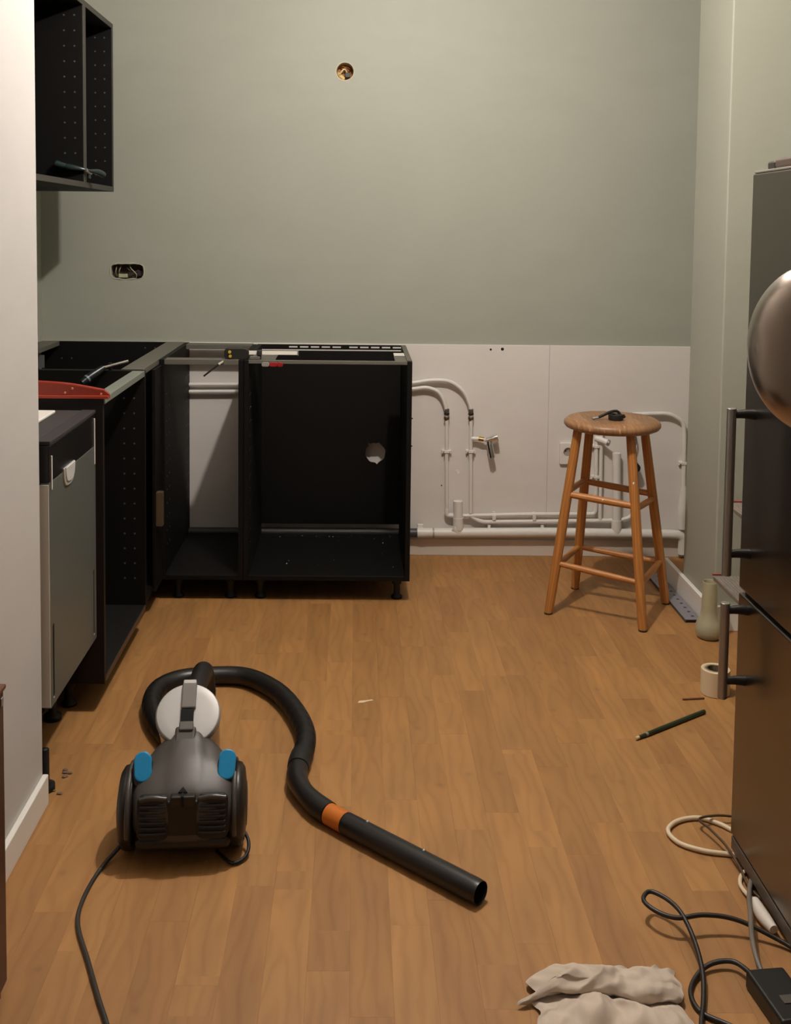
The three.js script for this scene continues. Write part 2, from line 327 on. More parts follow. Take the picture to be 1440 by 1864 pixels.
{ // sink cabinet facing the camera
  const x0 = -0.397, x1 = 0.203, z0 = 0.012, z1 = 0.6, t = thing('base_cabinet', 'black open cabinet facing the room with a round hole in its back panel', 'cabinet', [(x0 + x1) / 2, 0, 0.3]);
  box(t, 'side_panel', M.black, x0 + 0.0005, x0 + T, CB, CT, z0 + 0.045, z1); box(t, 'side_panel', M.black, x1 - T, x1, CB, CT, z0 + 0.045, z1);
  box(t, 'bottom_panel', M.black, x0 + T, x1 - T, CB, CB + T, 0.075, z1);
  const s = new THREE.Shape([[x0 + T, 0.142], [x1 - T, 0.142], [x1 - T, 0.855], [x0 + T, 0.855]].map(p => new THREE.Vector2(...p)));
  const h = new THREE.Path(); for (let k = 0; k <= 40; k++) { const a = -k / 40 * Math.PI * 2, r = 0.041 + (k === 9 ? 0.006 : 0) + (k === 26 ? 0.012 : 0) + (k === 32 ? 0.005 : 0) + 0.0012 * Math.sin(k * 5); const x = 0.085 + r * Math.cos(a), y = 0.438 + r * Math.sin(a); k ? h.lineTo(x, y) : h.moveTo(x, y); } s.holes.push(h);
  const g = new THREE.ExtrudeGeometry(s, { depth: 0.004, bevelEnabled: false }); g.translate(0, 0, 0.06);
  put(t, 'back_panel', g, M.black);
  box(t, 'front_rail', M.railGrey, x0 + T, x1 - T, CT - 0.012, CT, z1 - 0.016, z1, 0.001);
  // rear rail with slots
  const r = new THREE.Shape([[x0 + T, 0], [x1 - T, 0], [x1 - T, 0.02], [x0 + T, 0.02]].map(p => new THREE.Vector2(...p)));
  for (let k = 0; k < 10; k++) { const cx = -0.252 + k * 0.044 + (k > 4 ? 0.024 : 0), q = new THREE.Path([[cx - 0.017, 0.007], [cx - 0.017, 0.013], [cx + 0.017, 0.013], [cx + 0.017, 0.007]].map(p => new THREE.Vector2(...p))); r.holes.push(q); }
  const rg = new THREE.ExtrudeGeometry(r, { depth: 0.002, bevelEnabled: false }); rg.translate(0, CT - 0.02, 0.062); put(t, 'rear_rail', rg, M.black);
  for (const [a, b] of [[x0 + T, x0 + T + 0.09], [x1 - T - 0.042, x1 - T]]) {
    box(t, 'corner_bracket', M.railGrey, a, b, CT - 0.006, CT - 0.003, 0.4, z1 - 0.016, 0.0005);
  }
  box(t, 'bracket_plate', M.trim, x1 - T - 0.04, x1 - T, CT - 0.008, CT - 0.003, 0.31, 0.4, 0.0005);
  box(t, 'edge_strip', M.railGrey, x1 - T, x1, CT, CT + 0.0008, z0 + 0.06, z1 - 0.02, 0);
  leg(t, 0.16, 0.535); leg(t, -0.34, 0.535); leg(t, 0.16, 0.1); leg(t, -0.34, 0.1);
  const d = []; for (let k = 0; k < 26; k++) { const q = new THREE.IcosahedronGeometry(0.0009 + 0.0026 * rnd() ** 3, 0); q.translate(-0.3 + 0.46 * rnd(), CB + T + 0.001, 0.085 + 0.03 * rnd() + (k > 14 ? 0.42 * rnd() : 0)); d.push(q); }
  put(t, 'plaster_crumbs', mergeGeometries(d), std(0x9a948c, 0.9)).userData.kind = 'stuff';
  const hp = []; for (let k = 0; k < 12; k++) for (const z of [0.56, 0.52]) hp.push([x0 + T, 0.2 + k * 0.05, z]); pinHoles(t, hp, 0);
}
{ // narrow cabinet beside it, no back
  const x0 = -0.6965, x1 = -0.3975, z0 = 0.07, z1 = 0.598, t = thing('base_cabinet', 'narrow black cabinet without a back, white wall and pipes showing through', 'cabinet', [-0.547, 0, 0.3]);
  box(t, 'side_panel', M.black, x0, x0 + T, CB, CT, 0.02, z1); box(t, 'side_panel', M.black, x1 - T, x1, CB, CT, z0, z1);
  box(t, 'bottom_panel', M.black, x0 + T, x1 - T, CB, CB + T, z0 + 0.01, z1);
  box(t, 'front_rail', M.railGrey, x0 + T, x1 - T, CT - 0.018, CT, z1 - 0.06, z1, 0.001, 'grey top edge rail'); box(t, 'rear_rail', M.railGrey, x0 + T, x1 - T, CT - 0.018, CT, z0 - 0.03, z0 + 0.04, 0.001);
  leg(t, -0.64, 0.535); leg(t, -0.45, 0.535); leg(t, -0.64, 0.12); leg(t, -0.45, 0.12);
  const hp = []; for (let k = 0; k < 12; k++) for (const z of [0.06, 0.1, 0.5, 0.55]) hp.push([x0 + T, 0.2 + k * 0.05, z]); pinHoles(t, hp, 0);
}
{ // corner cabinet
  const x0 = -1.284, x1 = -0.6985, z0 = 0.02, z1 = 0.89, t = thing('base_cabinet', 'black corner cabinet against the green wall, seen open from above', 'cabinet', [-0.99, 0, 0.45]);
  box(t, 'side_panel', M.black, x0, x1, CB, CT - 0.0005, z1 - T, z1 - 0.0005); box(t, 'back_panel', M.black, x0, x1, CB, CT, z0 - 0.008, z0 - 0.002);
  box(t, 'bottom_panel', M.black, x0, x1, CB, CB + T, 0.07, z1 - T); box(t, 'back_panel', M.black, x0, x0 + 0.006, CB + T, CT - 0.1, 0.07, z1 - T);
  box(t, 'top_rail', M.railGrey, x1 - 0.075, x1 + 0.0005, CT - 0.018, CT, z0, z1 - T - 0.0005, 0.001, 'flat grey rail along the open front'); box(t, 'top_rail', M.railGrey, x0, x0 + 0.075, CT - 0.018, CT, z0, z1 - T, 0.001);
  box(t, 'wooden_block', std(0x4b3a22, 0.7), x1 + 0.011, x1 + 0.034, 0.31, 0.43, 0.69, 0.72, 0.002, 'small brown wooden block on the corner post'); box(t, 'filler_post', M.black, x1, x1 + 0.0115, CB, CT - 0.02, 0.6, 0.73);
  box(t, 'corner_bracket', M.zinc, x0 + 0.01, x0 + 0.08, CT - 0.08, CT - 0.03, 0.25, 0.253, 0.0005);
  leg(t, -0.76, 0.83); leg(t, -1.2, 0.83); leg(t, -1.2, 0.12); leg(t, -0.76, 0.2);
  const hp = []; for (const p of [[-1.2, 0.81], [-1.16, 0.81], [-0.86, 0.855], [-0.82, 0.855], [-0.8, 0.8]]) hp.push([p[0], p[1], z0 - 0.002]); pinHoles(t, hp, 2);
}
{ // open cabinet with side to the camera
  const x0 = -1.284, x1 = -0.687, z0 = 0.8905, z1 = 1.49, t = thing('base_cabinet', 'black open cabinet on the left run between dishwasher and corner', 'cabinet', [-0.985, 0, 1.19]);
  const sm = new THREE.MeshPhysicalMaterial({ color: 0x1a130f, roughness: 0.55, specularIntensity: 0.6 });
  box(t, 'side_panel', M.black, x0, x1, CB, CT, z0, z0 + T); box(t, 'side_panel', sm, x0, x1, CB, CT, z1 - T, z1);
  box(t, 'bottom_panel', std(0x141312, 0.45), x0, x1 - 0.0015, CB, CB + T, z0 + T, z1 - T); box(t, 'back_panel', M.black, x0, x0 + 0.005, CB + T, CT - 0.1, z0 + T, z1 - T);
  box(t, 'front_rail', M.railPale, x1 - 0.04, x1, CT - 0.018, CT, z0 + T, z1 - T, 0.001, 'pale grey top edge'); box(t, 'rear_rail', M.railGrey, x0, x0 + 0.08, CT - 0.018, CT, z0 + T, z1 - T, 0.001);
  box(t, 'edge_band', std(0x4a3527, 0.45), x1 - 0.0015, x1, CB, CB + T, z0 + T, z1 - T, 0.0004, 'brown front edge of the bottom panel');
  leg(t, -0.8, 0.95); leg(t, -0.8, 1.44); leg(t, -1.2, 0.95); leg(t, -1.2, 1.44);
  const hp = []; for (let k = 0; k < 13; k++) for (const dx of [0.035, 0.068]) hp.push([x1 - dx, 0.19 + k * 0.05, z0 + T]); pinHoles(t, hp, 2);
}

// ---------------------------------------------------------------- dishwasher
{
  const z0 = 1.495, z1 = 1.935, xf = -0.707, t = thing('dishwasher', 'slim built-in dishwasher with grey metal door and black control panel', 'dishwasher', [-1.0, 0, 1.715]);
  const body = std(0x7d776f, 0.5, { metalness: 0.3 }), door = std(0x6a6d68, 0.42, { metalness: 0.4 }), blk = std(0x0f0d0d, 0.35), lid = std(0x332e2e, 0.7);
  box(t, 'body', body, -1.27, -0.745, 0.215, 0.83, z0, z1, 0.004);
  box(t, 'lid', lid, -1.27, -0.742, 0.832, 0.85, z0, z1, 0.004, 'dark grey top edge'); box(t, 'insulation', M.trim, -1.2, -0.8, 0.85, 0.858, z0 + 0.05, z1 - 0.06, 0.003);
  // door with two slots and a cut-out under the handle
  const s = new THREE.Shape([[-z1, 0.218], [-z0, 0.218], [-z0, 0.752], [-z1, 0.752]].map(p => new THREE.Vector2(...p)));
  for (const [zc, y0, y1] of [[1.911, 0.238, 0.405], [1.52, 0.24, 0.41]]) { const q = new THREE.Path(); q.absarc(-zc, y1, 0.008, 0, Math.PI, false); q.absarc(-zc, y0, 0.008, Math.PI, Math.PI * 2, false); q.closePath(); s.holes.push(q); }
  const g = extr(s, 0.02, 0.0015, 8); g.rotateY(Math.PI / 2); g.translate(xf - 0.02 + 0.0015, 0, 0);
  put(t, 'door', g, door);
  box(t, 'door_liner', M.rubber, -0.745, xf - 0.0205, 0.215, 0.752, z0, z1, 0.001);
  box(t, 'door_edge', std(0xd8d2c8, 0.5), -0.744, xf - 0.001, 0.219, 0.75, z1 + 0.0002, z1 + 0.003, 0.001, 'pale narrow edge of the door');
  box(t, 'control_panel', blk, -0.742, xf + 0.0005, 0.7525, 0.842, z0, z1, 0.004);
  box(t, 'control_edge', std(0x2a2526, 0.7), -0.742, xf + 0.003, 0.8425, 0.852, z0 + 0.004, z1, 0.002);
  // handle recess: half-round silver cup
  const cs = new THREE.Shape(); cs.moveTo(-0.048, 0.012); cs.lineTo(0.048, 0.012); cs.bezierCurveTo(0.046, -0.03, 0.03, -0.034, 0, -0.034); cs.bezierCurveTo(-0.03, -0.034, -0.046, -0.03, -0.048, 0.012);
  const cg = extr(cs, 0.006, 0.002, 16); cg.rotateY(Math.PI / 2); cg.translate(xf, 0.748, 1.77); put(t, 'handle_recess', cg, std(0xb9b9b5, 0.3, { metalness: 0.15 }));
  const cs2 = new THREE.Shape(); cs2.moveTo(-0.04, 0.011); cs2.lineTo(0.04, 0.011); cs2.bezierCurveTo(0.038, -0.022, 0.025, -0.026, 0, -0.026); cs2.bezierCurveTo(-0.025, -0.026, -0.038, -0.022, -0.04, 0.011);
  const cg2 = extr(cs2, 0.004, 0.0015, 16); cg2.rotateY(Math.PI / 2); cg2.translate(xf + 0.0045, 0.75, 1.77); put(t, 'handle_cup', cg2, std(0xd8d8d4, 0.25, { metalness: 0.1 }));
  box(t, 'mounting_strip', M.trim, xf + 0.0006, xf + 0.003, 0.735, 0.815, 1.917, 1.923, 0.0006); box(t, 'mounting_strip', M.trim, xf + 0.0006, xf + 0.003, 0.705, 0.83, 1.507, 1.513, 0.0006);
  box(t, 'plinth', M.rubber, -0.86, -0.85, 0.012, 0.2145, z0, z1, 0.002);
  for (const [x, z] of [[-0.735, 1.9], [-0.82, 1.53], [-1.2, 1.9], [-1.2, 1.53]]) put(t, 'foot', latheGeo([[0.0001, 0], [0.024, 0], [0.024, 0.014], [0.011, 0.02], [0.011, 0.1], [0.0001, 0.1]], [x, 0, z], 18), M.rubber);
}
// ---------------------------------------------------------------- tools on the cabinets
{
  const t = thing('spirit_level', 'red spirit level lying across the black cabinet side by the white wall', 'spirit level', [-0.9, CT, 1.48]);
  const red = std(0x8c2a16, 0.45), prof = [[-1.16, 0], [-0.673, 0], [-0.672, 0.012], [-0.684, 0.021], [-0.78, 0.037], [-0.87, 0.043], [-0.96, 0.043], [-1.05, 0.037], [-1.15, 0.021]];
  const g = extr(new THREE.Shape(prof.map(p => new THREE.Vector2(...p))), 0.012, 0.001); g.translate(0, CT + 0.001, 1.475); put(t, 'web', g, red);
  box(t, 'bottom_flange', std(0xa33c26, 0.4), -1.16, -0.672, CT + 0.0005, CT + 0.009, 1.468, 1.4935, 0.001);
  const top = new THREE.CatmullRomCurve3(prof.slice(3, 8).map(p => V(p[0], p[1] + CT + 0.001, 1.481)));
  const tg = tubeGeo(null, 0.0045, { curve: top, seg: 8 }); put(t, 'top_flange', tg, red);
  for (const [x, y] of [[-0.692, 0.013], [-0.77, 0.028], [-0.79, 0.016]]) put(t, 'rivet', cylGeo([x, CT + y, 1.487], [x, CT + y, 1.489], 0.0032, 0.0026, 12), std(0xd08a6a, 0.4));
}
{
  const t = thing('clamp', 'dark blue screw clamp across the black rail of the left cabinets', 'clamp', [-0.8, CT, 0.9]);
  put(t, 'handle', tubeGeo([[-0.873, 0.85, 0.985], [-0.85, 0.868, 0.965], [-0.815, 0.893, 0.93]], (u) => 0.009 + 0.004 * Math.sin(u * 3.14), { seg: 12 }), std(0x11181f, 0.35));
  put(t, 'collar', cylGeo([-0.86, 0.86, 0.974], [-0.856, 0.8635, 0.97], 0.0135, 0.0135, 16), std(0x5a6a70, 0.3));
  put(t, 'screw_rod', tubeGeo([[-0.815, 0.893, 0.93], [-0.79, 0.898, 0.9], [-0.752, 0.906, 0.86]], 0.0045, { seg: 10 }), M.steel);
  put(t, 'jaw', tubeGeo([[-0.8, 0.905, 0.905], [-0.8, 0.89, 0.905], [-0.8, 0.862, 0.868], [-0.79, 0.858, 0.862]], 0.006, { seg: 8 }), M.rubber);
}
{
  const t = thing('tape_measure', 'black and yellow tape measure with its white blade pulled out over the cabinet tops', 'tape measure', [-0.415, CT, 0.57]);
  const s = roundRect(0.08, 0.036, 0.012), g = extr(s, 0.034, 0.004, 8); g.translate(-0.425, CT + 0.019, 0.545); put(t, 'case', g, std(0x1d1b16, 0.5));
  for (const [x, y] of [[-0.449, 0.026], [-0.447, 0.011]]) put(t, 'button', cylGeo([x, CT + y, 0.578], [x, CT + y, 0.582], 0.006, 0.005, 18), std(0xb79a3a, 0.4));
  box(t, 'blade', std(0xf2ece0, 0.35), -0.386, -0.205, CT + 0.016, CT + 0.03, 0.562, 0.5635, 0.0004);
  box(t, 'blade_hook', M.zinc, -0.207, -0.204, CT + 0.014, CT + 0.032, 0.556, 0.568, 0.0004);
}
{
  const t = thing('clamp', 'small black bar clamp standing over the white tape blade', 'clamp', [-0.343, CT, 0.575]);
  box(t, 'bar', M.rubber, -0.35, -0.336, CT + 0.0005, CT + 0.034, 0.57, 0.58, 0.002); box(t, 'jaw', M.blackEdge, -0.352, -0.334, CT + 0.014, CT + 0.034, 0.5645, 0.584, 0.003);
  box(t, 'foot', M.railGrey, -0.376, -0.34, CT + 0.0005, CT + 0.012, 0.565, 0.59, 0.002);
}
{
  const t = thing('screwdriver_bit', 'thin black rod with a pale tip leaning at the narrow black cabinet', 'bit', [-0.51, 0.83, 0.6]);
  put(t, 'rod', cylGeo([-0.537, 0.823, 0.612], [-0.483, 0.866, 0.606], 0.0032, 0.0032, 10), M.rubber);
  put(t, 'tip', cylGeo([-0.484, 0.865, 0.606], [-0.468, 0.876, 0.604], 0.0048, 0.0036, 12), std(0xcfc8bd, 0.3));
}
[[-0.3305, -0.307, std(0x8d8a86, 0.3), 'grey clip on the front edge of the black cabinet beside two red ones'], [-0.3035, -0.278, std(0x8e1c1e, 0.3), 'longer red clip on the black cabinet edge, between grey and red clips'], [-0.2755, -0.258, std(0x8e1c1e, 0.3), 'shorter red clip on the black cabinet edge, rightmost of three clips']].forEach(([a, b, m, l]) => {
  const t = thing('spring_clip', l, 'clip', [(a + b) / 2, 0.86, 0.605], 'clips on the cabinet front edge');
  const g = extr(roundRect(b - a, 0.012, 0.005), 0.009, 0.002, 6); g.translate((a + b) / 2, 0.866, 0.603); put(t, 'grip', g, m);
  box(t, 'spring', M.zinc, a + 0.006, b - 0.006, 0.862, 0.87, 0.5995, 0.604, 0.001);
});

// ---------------------------------------------------------------- pipes on the back wall
const PZ = 0.03;
function pipeClip(t, x, y, horizontal, r = 0.0075) {
  const parts = [];
  if (horizontal) parts.push(boxGeo(x - 0.007, x + 0.007, y - 0.011, y + 0.011, 0.008, PZ + r + 0.003, 0.002), boxGeo(x - 0.005, x + 0.005, y - 0.02, y + 0.02, 0.008, 0.014, 0.002));
  else parts.push(boxGeo(x - 0.011, x + 0.011, y - 0.006, y + 0.006, 0.008, PZ + r + 0.003, 0.002), boxGeo(x - 0.02, x + 0.02, y - 0.005, y + 0.005, 0.008, 0.024, 0.002), boxGeo(x - 0.02, x - 0.014, y - 0.011, y - 0.004, 0.012, 0.024, 0.002), boxGeo(x + 0.014, x + 0.02, y - 0.011, y - 0.004, 0.012, 0.024, 0.002));
  return put(t, 'pipe_clip', mergeGeometries(parts.map(g => g.index ? g.toNonIndexed() : g)), M.pipeWhite);
}
function fitting(t, x, y) {
  const p = [[0.0001, -0.026], [0.0075, -0.026], [0.0085, -0.02], [0.0115, -0.019], [0.0115, -0.009], [0.008, -0.008], [0.008, 0.0]];
  put(t, 'fitting_nut', latheGeo(p, [x, y, PZ], 8), std(0x6b5a4a, 0.4, { metalness: 0.7 }));
  put(t, 'fitting_ring', latheGeo([[0.008, 0], [0.0112, 0.0005], [0.0112, 0.007], [0.008, 0.0075]], [x, y, PZ], 16), M.rubber);
  put(t, 'fitting_nut', latheGeo([[0.008, 0.0075], [0.0105, 0.008], [0.0105, 0.023], [0.0075, 0.025], [0.0001, 0.025]], [x, y, PZ], 8), std(0x77685a, 0.4, { metalness: 0.7 }));
}
{
  const t = thing('water_pipe', 'white water pipe arching highest from behind the black cabinet, the right of two', 'pipe', [0.2, 0.4, PZ]);
  put(t, 'pipe', tubeGeo([[-0.695, 0.707, PZ], [-0.6, 0.708, PZ], [0.1, 0.716, PZ], [0.233, 0.722, PZ], [0.32, 0.734, PZ], [0.39, 0.727, PZ], [0.443, 0.689, PZ], [0.472, 0.628, PZ], [0.477, 0.58, PZ], [0.478, 0.45, PZ], [0.481, 0.3, PZ], [0.483, 0.182, PZ]], 0.0078, { seg: 14 }), M.pipeWhite);
  fitting(t, 0.4765, 0.592); pipeClip(t, 0.479, 0.44, false);
  put(t, 'tee_branch', tubeGeo([[0.479, 0.494, PZ], [0.509, 0.494, PZ + 0.004]], 0.0085, { seg: 14 }), M.pipeWhite);
}
{
  const t = thing('water_pipe', 'white water pipe bending down lower from behind the black cabinet, the left of two', 'pipe', [0.2, 0.4, PZ]);
  put(t, 'pipe', tubeGeo([[-0.695, 0.678, PZ], [-0.6, 0.679, PZ], [0.1, 0.69, PZ], [0.233, 0.697, PZ], [0.295, 0.7025, PZ], [0.342, 0.684, PZ], [0.369, 0.635, PZ], [0.3765, 0.59, PZ], [0.3785, 0.45, PZ], [0.382, 0.25, PZ], [0.383, 0.196, PZ]], 0.0078, { seg: 14 }), M.pipeWhite);
  put(t, 'elbow', pipeGeo([[0.383, 0.2, PZ], [0.383, 0.171, PZ], [0.42, 0.171, PZ]], 0.0098, 0.02, { n: 24 }), M.pipeWhite);
  fitting(t, 0.377, 0.592); pipeClip(t, 0.379, 0.439, false);
  put(t, 'pipe', cylGeo([0.418, 0.171, PZ], [0.456, 0.172, PZ], 0.0078, 0.0078, 14), M.pipeWhite);
}
{
  const t = thing('tap', 'chrome angled tap on the white wall beside the black cabinet', 'tap', [0.55, 0.48, PZ]);
  put(t, 'coupling', cylGeo([0.5095, 0.494, PZ + 0.004], [0.53, 0.491, PZ + 0.008], 0.0095, 0.0095, 8), M.brass);
  put(t, 'inlet', cylGeo([0.53, 0.491, PZ + 0.008], [0.544, 0.491, PZ + 0.011], 0.006, 0.008, 16), M.pipeWhite);
  put(t, 'body', tubeGeo([[0.541, 0.489, PZ + 0.011], [0.556, 0.494, PZ + 0.014], [0.574, 0.5, PZ + 0.018], [0.587, 0.503, PZ + 0.02]], (u) => 0.0105 + 0.0058 * Math.min(1, u * 1.4), { seg: 20, n: 20 }), M.chrome);
  put(t, 'spout', tubeGeo([[0.551, 0.487, PZ + 0.014], [0.555, 0.465, PZ + 0.02], [0.564, 0.421, PZ + 0.026]], (u) => 0.0105 + (u > 0.15 ? 0.002 : 0), { seg: 20, n: 24 }), M.chrome);
}
{
  const t = thing('water_pipe', 'long white water pipe running level along the wall, upper of the low pair', 'pipe', [0.75, 0.17, PZ]);
  put(t, 'pipe', pipeGeo([[0.4565, 0.171, PZ], [0.72, 0.179, PZ], [1.0, 0.182, PZ], [1.0, 0.225, PZ]], 0.0082, 0.03, { n: 80 }), M.pipeWhite);
  for (const x of [0.579, 0.745, 0.935]) pipeClip(t, x, 0.165, true);
  put(t, 'riser', cylGeo([1.0, 0.22, PZ], [0.995, 0.52, PZ], 0.0078, 0.0078, 14), M.pipeWhite);
  put(t, 'valve_body', cylGeo([0.992, 0.50, PZ], [1.035, 0.488, PZ + 0.03], 0.012, 0.012, 16), M.pipeWhite);
  put(t, 'valve_end', cylGeo([1.035, 0.488, PZ + 0.03], [1.042, 0.486, PZ + 0.034], 0.0135, 0.0115, 16), M.zinc);
  pipeClip(t, 0.997, 0.465, false); pipeClip(t, 0.999, 0.338, false);
}
{
  const t = thing('water_pipe', 'long white water pipe running level along the wall, lower of the low pair', 'pipe', [0.8, 0.15, PZ]);
  put(t, 'pipe', pipeGeo([[0.483, 0.168, PZ], [0.525, 0.1455, PZ], [0.809, 0.15, PZ], [1.1, 0.157, PZ], [1.15, 0.17, PZ], [1.152, 0.36, PZ]], 0.0082, 0.03, { n: 100 }), M.pipeWhite);
  put(t, 'riser', cylGeo([1.018, 0.16, PZ + 0.001], [1.015, 0.55, PZ + 0.001], 0.0078, 0.0078, 14), M.pipeWhite);
  put(t, 'valve', mergeGeometries([cylGeo([1.152, 0.36, PZ], [1.152, 0.41, PZ], 0.013, 0.013, 14), cylGeo([1.152, 0.385, PZ], [1.152, 0.385, PZ + 0.04], 0.021, 0.018, 18)]), M.rubber, 'black valve');
  put(t, 'valve_chain', tubeGeo([[1.152, 0.41, PZ], [1.147, 0.45, PZ + 0.01], [1.158, 0.49, PZ + 0.006], [1.15, 0.53, PZ]], 0.004, { seg: 8 }), std(0x5b5650, 0.4));
}
{
  const t = thing('waste_pipe', 'thick white waste pipe along the wall foot turning dark inside the cabinets', 'pipe', [0.3, 0.1, 0.035]), z = 0.0385, r = 0.0195;
  put(t, 'white_section', pipeGeo([[0.262, 0.1, z], [0.8, 0.107, z], [1.29, 0.102, z], [1.362, 0.1, z], [1.362, 0.02, z]], r, 0.03, { n: 90, seg: 20 }), M.pipeWhite);
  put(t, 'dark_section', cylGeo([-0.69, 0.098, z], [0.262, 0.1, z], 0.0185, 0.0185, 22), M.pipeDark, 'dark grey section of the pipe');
  put(t, 'collar', cylGeo([0.262, 0.1, z], [0.29, 0.1005, z], 0.0212, 0.0212, 22), M.pipeWhite); put(t, 'collar', cylGeo([0.325, 0.1008, z], [0.332, 0.1009, z], 0.0205, 0.0205, 22), std(0x9f968a, 0.4));
  put(t, 'stub', mergeGeometries([cylGeo([0.431, 0.115, z], [0.43, 0.165, z], 0.0215, 0.0215, 22), cylGeo([0.43, 0.165, z], [0.4285, 0.235, z], 0.0195, 0.0195, 22), cylGeo([0.44, 0.1, z], [0.41, 0.125, z], 0.02, 0.02, 20)]), M.pipeWhite);
  put(t, 'standpipe', mergeGeometries([cylGeo([1.085, 0.11, z], [1.085, 0.16, z], 0.0205, 0.0205, 22), cylGeo([1.085, 0.16, z], [1.078, 0.44, z], 0.0175, 0.0175, 22)]), M.pipeWhite);
  box(t, 'bracket', M.pipeWhite, 0.262, 0.288, 0.118, 0.135, 0.02, 0.036, 0.004);
  for (const x of [0.56, 0.78, 1.16]) box(t, 'bracket', M.pipeWhite, x - 0.006, x + 0.006, 0.118, 0.134, 0.012, 0.034, 0.002);
}
{
  const t = thing('water_pipe', 'white pipe bending down at the right end of the wall by the green pillar', 'pipe', [1.3, 0.4, PZ]);
  put(t, 'pipe', pipeGeo([[1.14, 0.6, PZ], [1.295, 0.606, PZ], [1.352, 0.57, PZ], [1.358, 0.52, PZ], [1.362, 0.27, PZ]], 0.0085, 0.035, { n: 80 }), M.pipeWhite);
  pipeClip(t, 1.36, 0.398, false);
  put(t, 'boxing', tubeGeo([[1.362, 0.3, PZ], [1.362, 0.25, PZ + 0.002], [1.357, 0.19, PZ + 0.006], [1.36, 0.125, PZ + 0.004]], (u) => 0.011 + 0.009 * Math.sin(Math.min(1, u * 1.4) * 2.4), { seg: 14 }), M.pipeWhite);
}
{
  const t = thing('wall_socket', 'square white socket with a round opening behind the wooden stool', 'socket', [0.88, 0.43, 0.008]);
  const s = roundRect(0.062, 0.086, 0.004), h = new THREE.Path(); h.absarc(0.002, 0.006, 0.02, 0, Math.PI * 2, true); s.holes.push(h);
  const g = extr(s, 0.014, 0.0015, 24); g.translate(0.88, 0.432, 0.0095); put(t, 'cover_plate', g, M.pipeWhite);
  put(t, 'socket_insert', cylGeo([0.882, 0.438, 0.0085], [0.882, 0.438, 0.013], 0.0195, 0.0195, 24), std(0x9a9187, 0.5));
  for (const dx of [-0.009, 0.009]) put(t, 'contact_hole', cylGeo([0.882 + dx, 0.442, 0.013], [0.882 + dx, 0.442, 0.0136], 0.003, 0.003, 12), M.hole);
}
